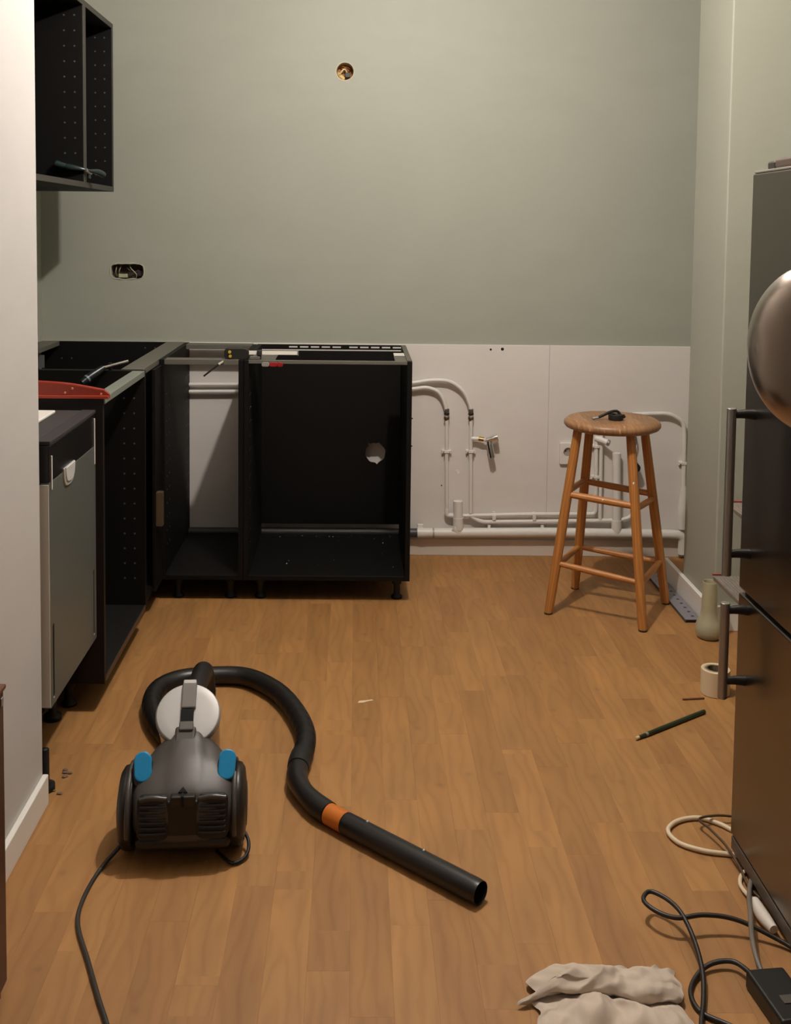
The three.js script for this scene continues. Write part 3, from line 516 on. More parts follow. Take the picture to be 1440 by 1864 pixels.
// ---------------------------------------------------------------- wooden stool
const woodTex = dataTex(256, 512, (x, y) => {
  const u = x / 256, v = y / 512, r = 0.5 + 0.5 * Math.sin((u * 9 + 1.4 * N3(u * 2, v * 3, 2)) * 6.28), f = N3(u * 60, v * 9, 9), k = 1 - 0.12 * r + 0.08 * f;
  return [0.69 * k, 0.455 * k, 0.23 * k];
}, true);
const legWood = new THREE.MeshStandardMaterial({ map: woodTex, color: new THREE.Color().setRGB(1.12, 1.1, 1.06), roughness: 0.42 });
{
  const t = thing('bar_stool', 'round wooden bar stool with four splayed legs standing by the white pipes', 'stool', [0.91, 0, 0.634]);
  const seatTex = dataTex(512, 512, (x, y) => {
    const u = x / 512, v = y / 512, strip = Math.floor(u * 6), o = strip * 3.7, r = 0.5 + 0.5 * Math.sin((u * 22 + 2 * N3(u * 3 + o, v * 2.5, o)) * 6.28);
    const k = (0.93 + 0.06 * ((strip * 7) % 3)) * (1 - 0.1 * r + 0.1 * N3(u * 50, v * 6, o) + 0.08 * N3(u * 4, v * 4, 31));
    const speck = N3(u * 40, v * 40, 77) > 0.52 ? 1.35 : 1; return [0.6 * k * speck, 0.44 * k * speck, 0.3 * k * speck];
  }, true);
  const R = 0.168, y0 = 0.652, y1 = 0.69, cx = 0.912, cz = 0.634;
  const prof = [[0.0001, y0], [R - 0.02, y0], [R - 0.006, y0 + 0.006], [R, y0 + 0.014], [R, y0 + 0.024], [R - 0.005, y1 - 0.008], [R - 0.014, y1 - 0.001], [R - 0.03, y1], [0.08, y1 - 0.002], [0.0001, y1 - 0.003]];
  const g = latheGeo(prof, [cx, 0, cz], 64), p = g.attributes.position, uv = g.attributes.uv;
  for (let i = 0; i < p.count; i++) uv.setXY(i, (p.getX(i) - cx) / 0.36 + 0.5 + p.getY(i) * 0.4, (p.getZ(i) - cz) / 0.36 + 0.5);
  put(t, 'seat', g, new THREE.MeshStandardMaterial({ map: seatTex, roughness: 0.42 }));
  const feet = { FL: [0.69, 0, 0.69], BL: [0.839, 0, 0.42], FR: [0.982, 0, 0.85], BR: [1.137, 0, 0.58] };
  const tops = { FL: [0.785, 0.654, 0.665], BL: [0.856, 0.654, 0.535], FR: [0.952, 0.654, 0.735], BR: [1.035, 0.654, 0.6] };
  const on = (k, y) => V(...feet[k]).lerp(V(...tops[k]), y / 0.654).toArray();
  for (const k in feet) {
    put(t, 'leg', tubeGeo([feet[k], on(k, 0.2), on(k, 0.45), tops[k]], (u) => 0.0155 + 0.0015 * Math.sin(u * Math.PI) + (u < 0.01 ? -0.002 : 0), { seg: 18, n: 40 }), legWood);
    put(t, 'foot_pad', cylGeo([feet[k][0], 0, feet[k][2]], [feet[k][0], 0.006, feet[k][2]], 0.0145, 0.0152, 18), M.blackEdge);
  }
  const rung = (a, b, ya, yb, r = 0.0095) => put(t, 'rung', tubeGeo([on(a, ya), V(...on(a, ya)).lerp(V(...on(b, yb)), 0.5).toArray(), on(b, yb)], (u) => r + 0.002 * Math.sin(u * Math.PI), { seg: 14, n: 20 }), legWood);
  rung('FL', 'FR', 0.425, 0.41, 0.011); rung('FL', 'FR', 0.18, 0.157, 0.009); rung('BL', 'BR', 0.43, 0.408, 0.0105); rung('BL', 'BR', 0.17, 0.155, 0.009);
  rung('FL', 'BL', 0.435, 0.435); rung('FL', 'BL', 0.17, 0.17); rung('FR', 'BR', 0.4, 0.39); rung('FR', 'BR', 0.15, 0.16);
  for (const [k, y] of [['FR', 0.49]]) { const q = on(k, y); put(t, 'paint_spot', (() => { const s = new THREE.SphereGeometry(0.004, 10, 8); s.scale(0.8, 1.3, 0.5); s.translate(q[0] - 0.004, q[1], q[2] + 0.0163); return s; })(), M.trim); }
  put(t, 'paint_spot', (() => { const s = new THREE.SphereGeometry(0.004, 10, 8); s.scale(1, 1, 0.6); const q = V(...on('FL', 0.425)).lerp(V(...on('FR', 0.41)), 0.52); s.translate(q.x, q.y + 0.004, q.z + 0.0115); return s; })(), M.trim);
}
{
  const y = 0.6885, t = thing('coiled_strap', 'small black coiled strap with a metal tip lying on the stool seat', 'strap', [0.89, y, 0.66]), c = [0.918, 0.66];
  put(t, 'coil', latheGeo([[0.014, y], [0.025, y], [0.026, y + 0.002], [0.026, y + 0.017], [0.025, y + 0.019], [0.014, y + 0.019], [0.014, y]], [c[0], 0, c[1]], 32), M.rubber);
  put(t, 'strap', tubeGeo([[c[0] + 0.02, y + 0.012, c[1] - 0.01], [c[0] + 0.01, y + 0.027, c[1] - 0.014], [c[0] - 0.012, y + 0.027, c[1] - 0.01], [c[0] - 0.04, y + 0.017, c[1] - 0.002], [c[0] - 0.062, y + 0.008, c[1] + 0.002]], (u) => 0.005, { seg: 10 }), M.rubber);
  put(t, 'buckle', tubeGeo([[c[0] + 0.024, y + 0.018, c[1] + 0.004], [c[0] + 0.03, y + 0.008, c[1] + 0.006]], 0.005, { seg: 10 }), M.rubber);
  put(t, 'metal_tip', tubeGeo([[c[0] - 0.06, y + 0.008, c[1] + 0.002], [c[0] - 0.082, y + 0.004, c[1] + 0.004]], 0.0042, { seg: 10 }), M.zinc);
}
// ---------------------------------------------------------------- things along the right side
{
  const t = thing('slotted_rail', 'grey slotted metal rail on the floor beside the white baseboard', 'metal rail', [1.17, 0, 0.55]), L = 0.5, z0 = 0.3;
  const s = new THREE.Shape([[0, 0], [0.052, 0], [0.052, L], [0, L]].map(p => new THREE.Vector2(...p)));
  for (let k = 0; k < 11; k++) { const y = 0.028 + k * 0.043, q = new THREE.Path([[0.03, y], [0.03, y + 0.011], [0.04, y + 0.011], [0.04, y]].map(p => new THREE.Vector2(...p))); s.holes.push(q); }
  const g = extr(s, 0.002, 0); g.rotateX(-Math.PI / 2); g.translate(1.151, 0.010, z0 + L - 0.03); put(t, 'plate', g, std(0x8a8890, 0.45, { metalness: 0.3 }));
  box(t, 'side_flange', std(0x4a474a, 0.5), 1.151, 1.153, 0, 0.0105, z0 - 0.03, z0 + L - 0.03, 0.0003); box(t, 'side_flange', std(0x4a474a, 0.5), 1.201, 1.203, 0, 0.0105, z0 - 0.03, z0 + L - 0.03, 0.0003);
  box(t, 'dark_lining', M.rubber, 1.153, 1.201, 0, 0.008, z0 - 0.03, z0 + L - 0.032, 0.0003);
}
{
  const gm = new THREE.MeshPhysicalMaterial({ color: 0xe0dcc2, roughness: 0.3, transmission: 0.6, thickness: 0 });
  const t = thing('vase', 'cloudy pale bottle-shaped vase with a bulging foot beside the baseboard end', 'vase', [1.187, 0, 0.905]);
  put(t, 'body', latheGeo([[0.0001, 0.002], [0.03, 0.001], [0.038, 0.006], [0.044, 0.022], [0.044, 0.04], [0.037, 0.06], [0.029, 0.075], [0.0255, 0.1], [0.0245, 0.19], [0.0235, 0.192], [0.0225, 0.19], [0.0235, 0.1], [0.027, 0.075], [0.035, 0.058], [0.041, 0.04], [0.041, 0.024], [0.035, 0.01], [0.0001, 0.006]], [1.187, 0, 0.905], 40), gm);
  put(t, 'contents', latheGeo([[0.0001, 0.0065], [0.034, 0.0105], [0.04, 0.025], [0.04, 0.032], [0.0001, 0.032]], [1.187, 0, 0.905], 32), std(0xa89c6a, 0.5));
}
{
  const t = thing('storage_rack', 'grey two-tier rack with red-edged shelves just behind the steel fridge', 'rack', [1.2, 0, 1.75]), sm = std(0x8c857f, 0.5, { map: null }), rm = std(0x9a4a44, 0.6);
  const stripe = dataTex(128, 128, (x, y) => { const v = 0.78 + 0.2 * Math.sin(x * 0.9 + 2 * N3(x * 0.02, y * 0.05, 4)) * 0.5 + 0.1 * N3(x * 0.2, y * 0.03, 8); return [v, v * 0.97, v * 0.94]; }, true, 6, 6); sm.map = stripe;
  for (const [y, x0] of [[0.4, 0.997], [0.606, 1.025]]) {
    box(t, 'shelf', sm, x0, 1.42, y - 0.012, y, 1.487, 2.0, 0.002); box(t, 'shelf_edge', rm, x0 - 0.002, x0 + 0.05, y + 0.0002, y + 0.006, 1.482, 1.4865, 0.001);
  }
  for (const [x, z] of [[1.09, 1.56], [1.4, 1.56], [1.09, 1.96], [1.4, 1.96]]) put(t, 'post', cylGeo([x, 0, z], [x, 0.66, z], 0.01, 0.01, 16), M.zinc);
}
{
  const t = thing('paper_roll', 'short pale paper roll standing on the floor behind the lower fridge handle', 'roll', [1.07, 0, 1.35]), c = [1.065, 0, 1.335];
  put(t, 'roll', latheGeo([[0.024, 0.0005], [0.04, 0.0005], [0.0415, 0.002], [0.0415, 0.073], [0.04, 0.0745], [0.024, 0.0745], [0.024, 0.0005]], c, 40), std(0xd8c4a2, 0.7));
  put(t, 'cardboard_core', latheGeo([[0.0205, 0], [0.024, 0], [0.024, 0.0742], [0.0205, 0.0742], [0.0205, 0]], c, 32), std(0x6b5a45, 0.8));
}
{
  const t = thing('wood_stick', 'thin brown stick on the floor pointing at the fridge handle', 'stick', [0.99, 0, 1.39]);
  put(t, 'stick', cylGeo([0.955, 0.0032, 1.385], [1.02, 0.0032, 1.377], 0.003, 0.0026, 8), std(0x7a5230, 0.7));
}
{
  const t = thing('fridge', 'tall brushed steel fridge freezer with two long bar handles', 'fridge', [1.13, 0, 2.445]), z0 = 2.145, z1 = 2.745, xf = 0.827;
  const st = std(0x756f69, 0.3, { metalness: 1 }), sideM = std(0x6f6a66, 0.45, { metalness: 0.4 }), dk = std(0x17130f, 0.5);
  box(t, 'cabinet', sideM, 0.885, 1.45, 0.03, 1.462, z0 + 0.003, z1 - 0.003, 0.004);
  box(t, 'fridge_door', st, xf, 0.883, 0.592, 1.472, z0, z1, 0.004); box(t, 'freezer_door', st, xf, 0.883, 0.046, 0.581, z0, z1, 0.004);
  box(t, 'door_seam', dk, xf + 0.012, 0.883, 0.581, 0.592, z0 + 0.006, z1 - 0.006, 0.001);
  box(t, 'plinth', std(0x6a6058, 0.4, { metalness: 0.4 }), xf + 0.001, 0.9, 0.0125, 0.041, z0 + 0.004, z1 - 0.004, 0.002);
  box(t, 'top_cap', std(0x9a938b, 0.4, { metalness: 0.6 }), xf + 0.003, 0.885, 1.4725, 1.478, z0 + 0.002, z1 - 0.002, 0.002);
  for (const [x, z] of [[0.95, z0 + 0.06], [0.95, z1 - 0.06], [1.38, z0 + 0.06], [1.38, z1 - 0.06]]) put(t, 'foot', cylGeo([x, 0, z], [x, 0.035, z], 0.018, 0.016, 16), dk);
  for (const [y0, y1, b0, b1] of [[0.634, 0.987, 0.679, 0.973], [0.37, 0.576, 0.407, 0.559]]) {
    const h = put(t, 'handle', latheGeo([[0.0001, y0], [0.0085, y0], [0.0098, y0 + 0.0015], [0.0098, y1 - 0.0015], [0.0085, y1], [0.0001, y1]], [0.78, 0, 2.2], 28), M.steel);
    for (const y of [b0, b1]) put(h, 'bracket', tubeGeo([[0.782, y, 2.2], [0.805, y + 0.002, 2.2], [xf, y + 0.001, 2.2]], (u) => 0.0075 + 0.0035 * u, { seg: 14, n: 14 }), dk);
  }
}
{
  const t = thing('remote', 'small dark gadget lying on top of the steel fridge', 'gadget', [0.86, 1.478, 2.24]);
  put(t, 'body', boxGeo(0.845, 0.875, 1.4785, 1.496, 2.175, 2.215, 0.005), std(0x2a231c, 0.5)); put(t, 'grip', boxGeo(0.847, 0.877, 1.4785, 1.5, 2.205, 2.31, 0.007), std(0x4a3c34, 0.5));
}
// ---------------------------------------------------------------- small things on the floor
{
  const t = thing('pencil', 'dark green marker pencil lying alone on the floor', 'pencil', [0.87, 0, 1.55]), a = V(0.755, 0.006, 1.634), b = V(0.99, 0.006, 1.47), P = u => a.clone().lerp(b, u).toArray();
  put(t, 'barrel', cylGeo(P(0.16), P(1), 0.006, 0.006, 12), std(0x23301a, 0.4)); put(t, 'ferrule', cylGeo(P(0.13), P(0.16), 0.0056, 0.006, 12), std(0x8a8f7a, 0.4));
  put(t, 'grip', cylGeo(P(0.04), P(0.13), 0.0048, 0.0056, 12), std(0x2a3320, 0.4)); put(t, 'tip', cylGeo(P(0), P(0.04), 0.0038, 0.0046, 12), std(0xc9b98a, 0.5));
}
{
  const t = thing('paper_scrap', 'tiny torn pale paper scrap in the middle of the floor', 'scrap', [0.038, 0, 1.411]);
  const s = new THREE.Shape([[-0.021, -0.008], [-0.006, -0.006], [0.008, 0.003], [0.023, 0.009], [0.018, 0.014], [0.0, 0.008], [-0.014, 0.006], [-0.019, 0.002]].map(p => new THREE.Vector2(...p)));
  const g = extr(s, 0.0016, 0.0003); g.rotateX(-Math.PI / 2); g.translate(0.038, 0.0005, 1.411); put(t, 'scrap', g, std(0xd9c0a0, 0.8));
}
{
  const t = thing('plastic_peg', 'tiny black peg on the floor before the dark toe space', 'peg', [-0.44, 0, 0.55]);
  put(t, 'peg', cylGeo([-0.443, 0.004, 0.545], [-0.424, 0.004, 0.55], 0.004, 0.003, 10), M.rubber);
}
{ // bits of plaster under the dishwasher
  const t = thing('plaster_chips', 'pale plaster chips on the dark floor under the dishwasher', 'chips', [-0.7, 0, 1.87]), gs = []; t.userData.kind = 'stuff';
  for (let k = 0; k < 7; k++) { const q = new THREE.IcosahedronGeometry(0.003 + 0.004 * rnd(), 0); q.scale(1.3, 0.5, 1); q.translate(-0.715 + 0.03 * rnd(), 0.002, 1.8 + 0.13 * rnd()); gs.push(q); }
  put(t, 'chips', mergeGeometries(gs), std(0x6f5b49, 0.9)).userData.kind = 'stuff';
}

// ---------------------------------------------------------------- vacuum cleaner
{
  const O = [-0.366, 0, 2.06], t = thing('vacuum_cleaner', 'grey bagless vacuum cleaner with blue clips and black hose on the floor', 'vacuum cleaner', O);
  const turn = 0.075, putV = (p, n, g, m, l) => put(p, n, g.translate(-O[0], 0, -O[2]).rotateY(turn).translate(O[0], 0, O[2]), m, l);
  const grey = std(0x403b37, 0.46), dark = std(0x151211, 0.45), dk2 = std(0x1d1917, 0.4), silver = std(0xb0aeac, 0.45, { metalness: 0.25 }), blue = std(0x1684b8, 0.4), smoky = std(0x6b625a, 0.2), clear = std(0x77736f, 0.18);
  const L = (x, y, z) => [O[0] + x, y, O[2] + z], UP = 0.035, BACK = 0.075, S = (x, y, z) => [O[0] + x, y + UP, O[2] + z + BACK];
  // main shell: sections along z
  const st = [[0.084, 0.065, 0.085, 0.03, 2.2], [0.081, 0.088, 0.102, 0.022, 2.4], [0.072, 0.1, 0.117, 0.014, 2.7], [0.058, 0.108, 0.129, 0.01, 3], [0.03, 0.113, 0.146, 0.01, 3], [0.004, 0.112, 0.16, 0.014, 2.8], [-0.02, 0.105, 0.17, 0.022, 2.5], [-0.04, 0.096, 0.178, 0.03, 2.4], [-0.054, 0.085, 0.184, 0.05, 2.3], [-0.066, 0.072, 0.188, 0.07, 2.2], [-0.074, 0.058, 0.189, 0.09, 2.2], [-0.078, 0.042, 0.186, 0.11, 2.2]];
  const nu = 64, pos = [], idx = [];
  const curve = k => new THREE.CatmullRomCurve3(st.map(s => V(s[0], s[k], 0)));
  const cs = [1, 2, 3, 4].map(curve), nv = 40;
  for (let i = 0; i <= nv; i++) {
    const q = cs.map(c => c.getPoint(i / nv)), z = q[0].x, w = q[0].y, yt = q[1].y, yb = q[2].y, e = 2 / q[3].y, cy = (yt + yb) / 2, hh = (yt - yb) / 2;
    for (let j = 0; j <= nu; j++) {
      const a = j / nu * Math.PI * 2, X = Math.cos(a), Y = Math.sin(a);
      let x = w * Math.sign(X) * Math.pow(Math.abs(X), e), y = cy + hh * Math.sign(Y) * Math.pow(Math.abs(Y), e);
      const ridge = Y > 0 ? 0.006 * (1 / (1 + Math.exp((Math.abs(x) - 0.034) / 0.0022))) : 0; // raised spine
      pos.push(O[0] + x, y + ridge + UP, O[2] + z + BACK);
    }
  }
  for (let i = 0; i < nv; i++) for (let j = 0; j < nu; j++) { const a = i * (nu + 1) + j, b = a + nu + 1; idx.push(a, b, a + 1, b, b + 1, a + 1); }
  for (const i of [0, nv]) { const c = pos.length / 3, s = i * (nu + 1); let y = 0; for (let j = 0; j < nu; j++) y += pos[(s + j) * 3 + 1]; pos.push(O[0], y / nu, pos[s * 3 + 2]); for (let j = 0; j < nu; j++) i ? idx.push(c, s + j + 1, s + j) : idx.push(c, s + j, s + j + 1); }
  let g = new THREE.BufferGeometry(); g.setAttribute('position', new THREE.Float32BufferAttribute(pos, 3)); g.setIndex(idx); g = mergeVertices(g, 1e-5); g.computeVertexNormals();
  putV(t, 'shell', g, grey);
  // chassis, wheels, caster
  putV(t, 'chassis', boxGeo(...[O[0] - 0.1, O[0] + 0.1, 0.03, 0.1, O[2] - 0.1, O[2] + 0.14], 0.014), dark);
  putV(t, 'chassis_nose', boxGeo(O[0] - 0.06, O[0] + 0.06, 0.02, 0.05, O[2] - 0.25, O[2] - 0.12, 0.014), dark);
  for (const s of [-1, 1]) {
    const prof = [[0.0001, 0.024], [0.044, 0.0235], [0.073, 0.02], [0.084, 0.013], [0.086, 0.006], [0.086, -0.008], [0.082, -0.012], [0.0001, -0.012]];
    const w = latheGeo(prof, [0, 0, 0], 56); w.rotateZ(-s * Math.PI / 2); w.translate(O[0] + s * 0.114 - 0.006, 0.0862, O[2] + 0.06); const wm = putV(t, 'wheel', w, dk2);
    const hub = latheGeo([[0.0001, 0.0265], [0.03, 0.0255], [0.045, 0.0245], [0.045, 0.022], [0.0001, 0.022]], [0, 0, 0], 40); hub.rotateZ(-s * Math.PI / 2); hub.translate(O[0] + s * 0.114 - 0.006, 0.0862, O[2] + 0.06); putV(wm, 'hub_cap', hub, grey);
    // arch over the wheel
    const arc = []; for (let k = 0; k <= 20; k++) { const a = -0.25 + k / 20 * 2.6; arc.push(L(s * 0.112 - 0.005, 0.0862 + 0.09 * Math.sin(a), 0.09 * Math.cos(a) + 0.06)); }
    putV(t, 'wheel_arch', tubeGeo(arc, 0.0055, { seg: 10 }), grey);
    // blue clip on the shoulder
    const c = extr(roundRect(0.031, 0.056, 0.0145), 0.02, 0.003, 10); c.rotateX(-0.62); c.rotateZ(-s * 0.1); c.translate(...S(s * 0.089, 0.147, 0.003)); const bm = putV(t, 'release_clip', c, blue, 'bright blue clip');
    const c2 = extr(roundRect(0.037, 0.062, 0.017), 0.026, 0.003, 10); c2.rotateX(-0.62); c2.rotateZ(-s * 0.1); c2.translate(...S(s * 0.089, 0.131, -0.003)); putV(t, 'clip_seat', c2, dark);
    // vent grille with slats on the rear face
    const gx = s * 0.062, fr = extr(roundRect(0.06, 0.086, 0.012), 0.012, 0.003, 8); fr.rotateX(-0.16); fr.translate(...S(gx, 0.076, 0.0735)); const vg = putV(t, 'vent_grille', fr, std(0x0d0b0a, 0.5));
    for (let k = 0; k < 6; k++) { const y = 0.046 + k * 0.0108; putV(vg, 'slat', tubeGeo([S(gx - 0.027, y, 0.087 - (y - 0.05) * 0.16), S(gx, y, 0.0885 - (y - 0.05) * 0.16), S(gx + 0.027, y, 0.087 - (y - 0.05) * 0.16)], 0.0034, { seg: 8, n: 8 }), dark); }
    putV(vg, 'vent_lip', tubeGeo([S(gx - 0.028, 0.113, 0.074), S(gx, 0.117, 0.0755), S(gx + 0.028, 0.113, 0.074)], 0.0062, { seg: 10, n: 12 }), std(0x3a3633, 0.35));
  }
  putV(t, 'rear_panel', boxGeo(O[0] - 0.0335, O[0] + 0.0335, 0.07, 0.148, O[2] + 0.13, O[2] + 0.1595, 0.005), std(0x110e0c, 0.5));
  putV(t, 'rear_plate', boxGeo(O[0] - 0.025, O[0] + 0.027, 0.135, 0.159, O[2] + 0.137, O[2] + 0.1615, 0.004), dk2);
  putV(t, 'rear_slot', boxGeo(O[0] - 0.003, O[0] + 0.003, 0.137, 0.161, O[2] + 0.139, O[2] + 0.1635, 0.0015), M.hole);
  { const a = new THREE.Shape([[0, 0.011], [-0.009, 0], [0.009, 0]].map(p => new THREE.Vector2(...p))), ag = extr(a, 0.004, 0.0005); ag.rotateX(-0.9); ag.translate(...S(0, 0.1245, 0.07)); putV(t, 'arrow_mark', ag, M.hole); }
  putV(t, 'rear_bumper', boxGeo(O[0] - 0.1, O[0] + 0.1, 0.038, 0.066, O[2] + 0.1, O[2] + 0.158, 0.012), dark);
  putV(t, 'caster', cylGeo(L(-0.014, 0.014, -0.2), L(0.014, 0.014, -0.2), 0.014, 0.014, 20), M.rubber);
  // canister with tilted silver lid
  const ax = V(0, 0.78, 0.626).normalize(), c0 = V(...S(-0.003, 0.216, -0.103)), q = new THREE.Quaternion().setFromUnitVectors(V(0, 1, 0), ax);
  const place = geo => { geo.applyQuaternion(q); geo.translate(c0.x, c0.y, c0.z); return geo; };
  putV(t, 'dust_canister', place(new THREE.LatheGeometry([[0.0001, -0.18], [0.06, -0.18], [0.066, -0.172], [0.069, -0.06], [0.072, -0.02], [0.0735, -0.012], [0.0735, -0.006], [0.0001, -0.006]].map(p => new THREE.Vector2(...p)), 56)), smoky);
  putV(t, 'lid', place(new THREE.LatheGeometry([[0.0001, -0.008], [0.071, -0.008], [0.072, -0.004], [0.071, 0.001], [0.0685, 0.0035], [0.05, 0.0045], [0.0001, 0.005]].map(p => new THREE.Vector2(...p)), 56)), silver, 'silver lid');
  const strip = place(new RoundedBoxGeometry(0.033, 0.014, 0.062, 2, 0.004).translate(0.001, 0.008, -0.038)); putV(t, 'lid_handle', strip, clear, 'clear grey lid handle');
  putV(t, 'lid_rim_tab', place(new RoundedBoxGeometry(0.03, 0.012, 0.014, 2, 0.003).translate(0.001, 0.0085, -0.069)), silver);
  putV(t, 'latch_gap', place(new RoundedBoxGeometry(0.029, 0.012, 0.034, 2, 0.003).translate(-0.001, 0.007, 0.011)), M.hole);
  putV(t, 'latch', place(new RoundedBoxGeometry(0.032, 0.02, 0.022, 2, 0.004).translate(-0.001, 0.008, 0.036)), std(0x5a5653, 0.3));
  putV(t, 'neck', place(new RoundedBoxGeometry(0.046, 0.03, 0.042, 3, 0.006).translate(-0.002, -0.002, 0.055)), grey);
  // hose inlet and hose
  put(t, 'hose_inlet', tubeGeo([S(-0.006, 0.21, -0.19), S(-0.008, 0.21, -0.25), L(-0.01, 0.235, -0.27), L(-0.012, 0.222, -0.325), L(-0.012, 0.18, -0.355), L(-0.012, 0.14, -0.365)], (u) => 0.0245 + (u > 0.5 ? 0.001 : 0.0), { seg: 22 }), dark);
  const hose = [L(-0.012, 0.16, -0.362), [-0.386, 0.1, 1.685], [-0.388, 0.045, 1.69], [-0.405, 0.0275, 1.735], [-0.44, 0.0275, 1.735], [-0.49, 0.0275, 1.665], [-0.535, 0.0275, 1.57], [-0.56, 0.0275, 1.47], [-0.553, 0.0275, 1.385], [-0.505, 0.0275, 1.325], [-0.42, 0.0275, 1.3], [-0.32, 0.0275, 1.305], [-0.225, 0.0275, 1.392], [-0.16, 0.0275, 1.52], [-0.122, 0.0275, 1.66], [-0.12, 0.0275, 1.74], [-0.126, 0.0275, 1.79]];
  put(t, 'hose', tubeGeo(hose, (u, s) => 0.0258 + 0.0011 * Math.sin(s / 0.0065 * Math.PI * 2), { seg: 22, n: 900 }), std(0x1b1817, 0.38));
  put(t, 'hose_cuff', tubeGeo([[-0.125, 0.029, 1.785], [-0.13, 0.032, 1.825], [-0.131, 0.0315, 1.85]], (u) => 0.0285 - 0.002 * u, { seg: 22, n: 12 }), M.rubber);
  put(t, 'hose_grip', tubeGeo([[-0.131, 0.031, 1.845], [-0.13, 0.031, 1.9], [-0.112, 0.029, 1.955], [-0.08, 0.027, 2.01], [-0.05, 0.026, 2.045]], (u) => 0.0245 + 0.0015 * Math.sin(u * 9), { seg: 22, n: 40 }), dark);
  put(t, 'orange_collar', cylGeo([-0.05, 0.0255, 2.0455], [-0.012, 0.025, 2.082], 0.0238, 0.0238, 28), std(0xc26a1e, 0.45), 'orange collar');
  const wd = V(0.262 + 0.012, 0, 2.335 - 2.082).normalize();
  const wand = new THREE.LatheGeometry([[0.0195, 0], [0.0235, 0], [0.0245, 0.004], [0.0245, 0.36], [0.0235, 0.372], [0.0225, 0.372], [0.0215, 0.366], [0.0205, 0.35], [0.0195, 0]].map(p => new THREE.Vector2(...p)), 32);
  wand.applyQuaternion(new THREE.Quaternion().setFromUnitVectors(V(0, 1, 0), wd)); wand.translate(-0.0125, 0.0248, 2.0815); put(t, 'wand', wand, std(0x141110, 0.38));
  for (const u of [0.06, 0.22]) { const s = new THREE.SphereGeometry(0.0042, 12, 8); s.translate(-0.012 + wd.x * u + 0.004, 0.048, 2.0815 + wd.z * u - 0.004); put(t, 'wand_button', s, M.zinc); }
  // cord
  put(t, 'power_cord', tubeGeo([L(-0.09, 0.06, 0.08), [-0.485, 0.03, 2.16], [-0.523, 0.0048, 2.221], [-0.535, 0.0048, 2.333], [-0.527, 0.0048, 2.401], [-0.48, 0.0048, 2.51], [-0.437, 0.0048, 2.608], [-0.407, 0.0048, 2.673], [-0.38, 0.0048, 2.75]], 0.0045, { seg: 10 }), std(0x2c2824, 0.5));
  put(t, 'cord_loop', tubeGeo([L(0.1, 0.06, 0.06), [-0.236, 0.036, 2.13], [-0.221, 0.022, 2.155], [-0.224, 0.01, 2.183], [-0.248, 0.006, 2.205], [-0.29, 0.006, 2.16]], 0.0038, { seg: 10 }), M.rubber);
}

// ---------------------------------------------------------------- rag, cables, power supply at the bottom right
{
  const t = thing('rag', 'crumpled cream cloth rag on the floor near the black cables', 'rag', [0.44, 0, 2.62]);
  const nu = 110, nv = 120, prof = new THREE.CatmullRomCurve3([[2.548, 0.004], [2.551, 0.018], [2.566, 0.034], [2.588, 0.044], [2.61, 0.045], [2.628, 0.037], [2.632, 0.025], [2.622, 0.016], [2.612, 0.012], [2.622, 0.014], [2.642, 0.026], [2.662, 0.036], [2.69, 0.036], [2.72, 0.024], [2.75, 0.008]].map(p => V(p[0], p[1], 0)));
  const pos = [], idx = [], uv = [];
  for (let i = 0; i <= nv; i++) {
    const v = i / nv, P = prof.getPoint(v);
    for (let j = 0; j <= nu; j++) {
      const u = j / nu, edgeL = 0.315 + 0.03 * N3(v * 5, 1.3) - 0.02 * Math.exp(-(((v - 0.38) / 0.08) ** 2)) + 0.02 * (v < 0.12 ? (0.12 - v) / 0.12 : 0), edgeR = 0.582 + 0.02 * N3(v * 4, 8.7);
      const x = edgeL + (edgeR - edgeL) * u, taper = Math.pow(Math.sin(Math.PI * Math.min(1, Math.max(0, u)) * 0.94 + 0.09), 0.45);
      const fold = 0.5 + 0.5 * N3(u * 5.2, v * 2.2, 3.3), fine = N3(u * 6 + v * 4, v * 6 - u * 2, 5.1), fine2 = N3(u * 15 - v * 8, v * 12 + u * 5, 9.1);
      let y = P.y * (0.6 + 0.8 * fold) * taper + 0.013 * fine * taper + 0.005 * fine2; y = Math.max(0.002 + 0.0035 * v, y);
      const z = P.x + 0.022 * N3(u * 3.1, v * 0.6, 1.9) + 0.02 * (u - 0.5) * (v > 0.3 ? 0.3 : -0.9) + 0.007 * fine - 0.012;
      pos.push(x + 0.008 * N3(u * 7, v * 9, 2), y, z); uv.push(u, v);
    }
  }
  for (let i = 0; i < nv; i++) for (let j = 0; j < nu; j++) { const a = i * (nu + 1) + j, b = a + nu + 1; idx.push(a, b, a + 1, b, b + 1, a + 1); }
  const g = new THREE.BufferGeometry(); g.setAttribute('position', new THREE.Float32BufferAttribute(pos, 3)); g.setAttribute('uv', new THREE.Float32BufferAttribute(uv, 2)); g.setIndex(idx); g.computeVertexNormals();
  const weave = dataTex(128, 128, (x, y) => 0.5 + 0.3 * Math.sin(x * 0.785) * Math.sin(y * 0.785) + 0.2 * (rnd() - 0.5), false, 18, 18);
  put(t, 'cloth', g, std(0xd6c5b4, 0.95, { bumpMap: weave, bumpScale: 0.0006, side: THREE.DoubleSide }));
}
const cab = (pts, r) => tubeGeo(pts, r, { seg: 10 });
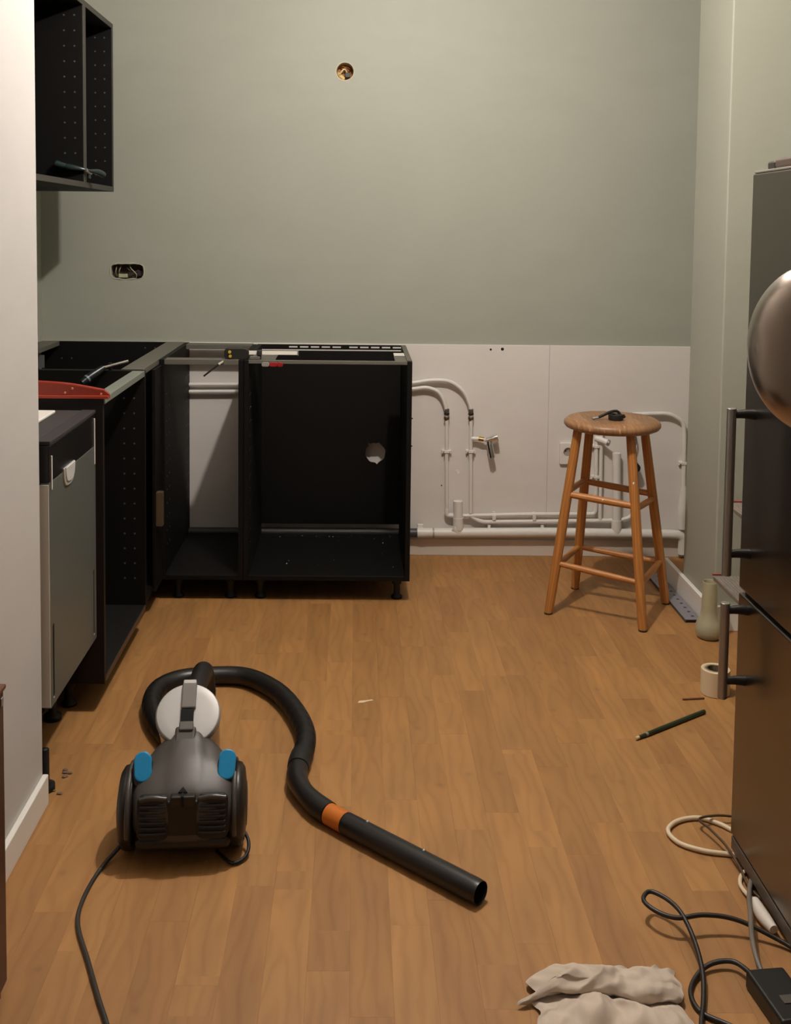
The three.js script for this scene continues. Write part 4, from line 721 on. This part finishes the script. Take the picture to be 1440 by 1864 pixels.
{
  const t = thing('power_supply', 'black power supply box with a grey cable at the lower right corner', 'power supply', [0.76, 0, 2.62]);
  const m = std(0x15130f, 0.42), g = new RoundedBoxGeometry(0.072, 0.034, 0.13, 3, 0.006); g.rotateY(0.12); g.translate(0.752, 0.0175, 2.625); put(t, 'case', g, m);
  const s = new RoundedBoxGeometry(0.05, 0.003, 0.02, 2, 0.001); s.rotateY(0.12); s.translate(0.768, 0.035, 2.64); put(t, 'label_plate', s, std(0x55504a, 0.3));
  put(t, 'grey_cable', cab([[0.742, 0.02, 2.565], [0.741, 0.03, 2.535], [0.752, 0.035, 2.48], [0.775, 0.03, 2.41], [0.802, 0.02, 2.33], [0.838, 0.008, 2.25], [0.9, 0.0045, 2.16], [0.98, 0.0045, 2.1]], 0.0048), std(0x6d655c, 0.5));
  put(t, 'black_cable', cab([[0.728, 0.018, 2.565], [0.703, 0.016, 2.52], [0.66, 0.012, 2.522], [0.622, 0.0055, 2.553], [0.603, 0.0052, 2.594], [0.608, 0.0052, 2.634], [0.65, 0.0052, 2.668], [0.7, 0.0052, 2.72]], 0.0045), std(0x241e19, 0.45));
}
{
  const t = thing('cable', 'black cable making a raised loop on the floor near the rag', 'cable', [0.65, 0, 2.4]);
  put(t, 'cable', cab([[0.95, 0.005, 2.56], [0.86, 0.005, 2.5], [0.815, 0.012, 2.455], [0.742, 0.03, 2.42], [0.682, 0.036, 2.416], [0.625, 0.036, 2.425], [0.592, 0.038, 2.408], [0.576, 0.04, 2.376], [0.594, 0.042, 2.352], [0.616, 0.042, 2.368], [0.636, 0.04, 2.405], [0.644, 0.03, 2.47], [0.637, 0.018, 2.55], [0.619, 0.009, 2.612], [0.597, 0.006, 2.67], [0.58, 0.005, 2.75]], 0.0045), std(0x231b15, 0.45));
}
{
  const t = thing('cable', 'cream white cable looping out from under the fridge', 'cable', [0.78, 0, 2.09]);
  put(t, 'cable', cab([[1.0, 0.005, 2.24], [0.9, 0.005, 2.19], [0.829, 0.0055, 2.165], [0.767, 0.007, 2.152], [0.722, 0.007, 2.121], [0.713, 0.0065, 2.073], [0.749, 0.006, 2.032], [0.803, 0.006, 2.02], [0.84, 0.006, 2.045], [0.875, 0.005, 2.085], [0.95, 0.005, 2.12], [1.0, 0.005, 2.125]], 0.0052), std(0xd9c7a9, 0.5));
}
{
  const t = thing('cable', 'thin brown cable crossing the white loop beside the fridge', 'cable', [0.8, 0, 2.1]);
  put(t, 'cable', cab([[1.0, 0.004, 2.06], [0.9, 0.012, 2.03], [0.838, 0.018, 2.03], [0.79, 0.02, 2.05], [0.8, 0.022, 2.09], [0.815, 0.02, 2.15], [0.821, 0.014, 2.22], [0.822, 0.006, 2.29], [0.85, 0.004, 2.34], [0.95, 0.004, 2.4]], 0.0028), std(0x4a3522, 0.5));
}
{
  const t = thing('plug', 'white plug and flex lying against the fridge foot', 'plug', [0.82, 0, 2.37]);
  put(t, 'plug_body', tubeGeo([[0.812, 0.013, 2.335], [0.808, 0.0145, 2.37], [0.811, 0.014, 2.405], [0.815, 0.013, 2.425]], (u) => 0.008 + 0.005 * Math.sin(u * 3), { seg: 14 }), std(0xd8cfc4, 0.5));
  put(t, 'flex', cab([[0.812, 0.013, 2.337], [0.806, 0.009, 2.31], [0.806, 0.0055, 2.27], [0.822, 0.005, 2.235], [0.86, 0.005, 2.2]], 0.0042), std(0xd9c7a9, 0.5));
}
// ---------------------------------------------------------------- brown cabinet at the left edge, door by the camera
{
  const t = thing('shoe_cabinet', 'dark brown cabinet edge at the lower left before the white wall', 'cabinet', [-0.655, 0, 2.85]), b = std(0x4a2c1c, 0.45);
  box(t, 'body', b, -0.706, -0.6035, 0.02, 0.548, 2.582, 3.15, 0.004); box(t, 'top', std(0x5a3524, 0.4), -0.706, -0.6, 0.5485, 0.557, 2.578, 3.155, 0.003);
  box(t, 'front_door', std(0x452818, 0.45), -0.603, -0.6, 0.06, 0.53, 2.65, 3.09, 0.002);
  box(t, 'metal_fitting', M.zinc, -0.603, -0.6005, 0.525, 0.54, 2.592, 2.603, 0.001); box(t, 'plinth', b, -0.7, -0.61, 0, 0.02, 2.6, 3.13, 0.001);
}
{
  const d = struct('door_1', [0.22, 0, 4.4]);
  const leaf = put(d, 'door_leaf', boxGeo(0.2, 0.24, 0.01, 2.05, 3.99, 4.85, 0.003), M.white);
  const kc = [0.1565, 1.3125, 4.0555];
  const prof = [[0.0001, -0.027], [0.008, -0.0265], [0.016, -0.0235], [0.023, -0.017], [0.0272, -0.007], [0.028, 0.001], [0.0262, 0.009], [0.021, 0.0165], [0.013, 0.021], [0.0085, 0.027], [0.008, 0.041], [0.0001, 0.041]];
  const sp = new THREE.CatmullRomCurve3(prof.slice(0, 10).map(p => V(p[0] * 1.06, p[1] * 1.02, 0))).getPoints(48).map(p => [Math.max(0.0001, p.x), p.y]);
  const g = latheGeo([...sp, [0.008, 0.041], [0.0001, 0.041]], [0, 0, 0], 64); g.rotateZ(-Math.PI / 2); g.translate(...kc); put(d, 'door_knob', g, std(0x94867a, 0.24, { metalness: 1 }));
  const r = latheGeo([[0.0001, 0.049], [0.026, 0.049], [0.027, 0.046], [0.024, 0.04], [0.0001, 0.039]], [0, 0, 0], 40); r.rotateZ(-Math.PI / 2); r.translate(...kc); put(d, 'knob_plate', r, M.steel);
}

renderer.render(scene, camera);
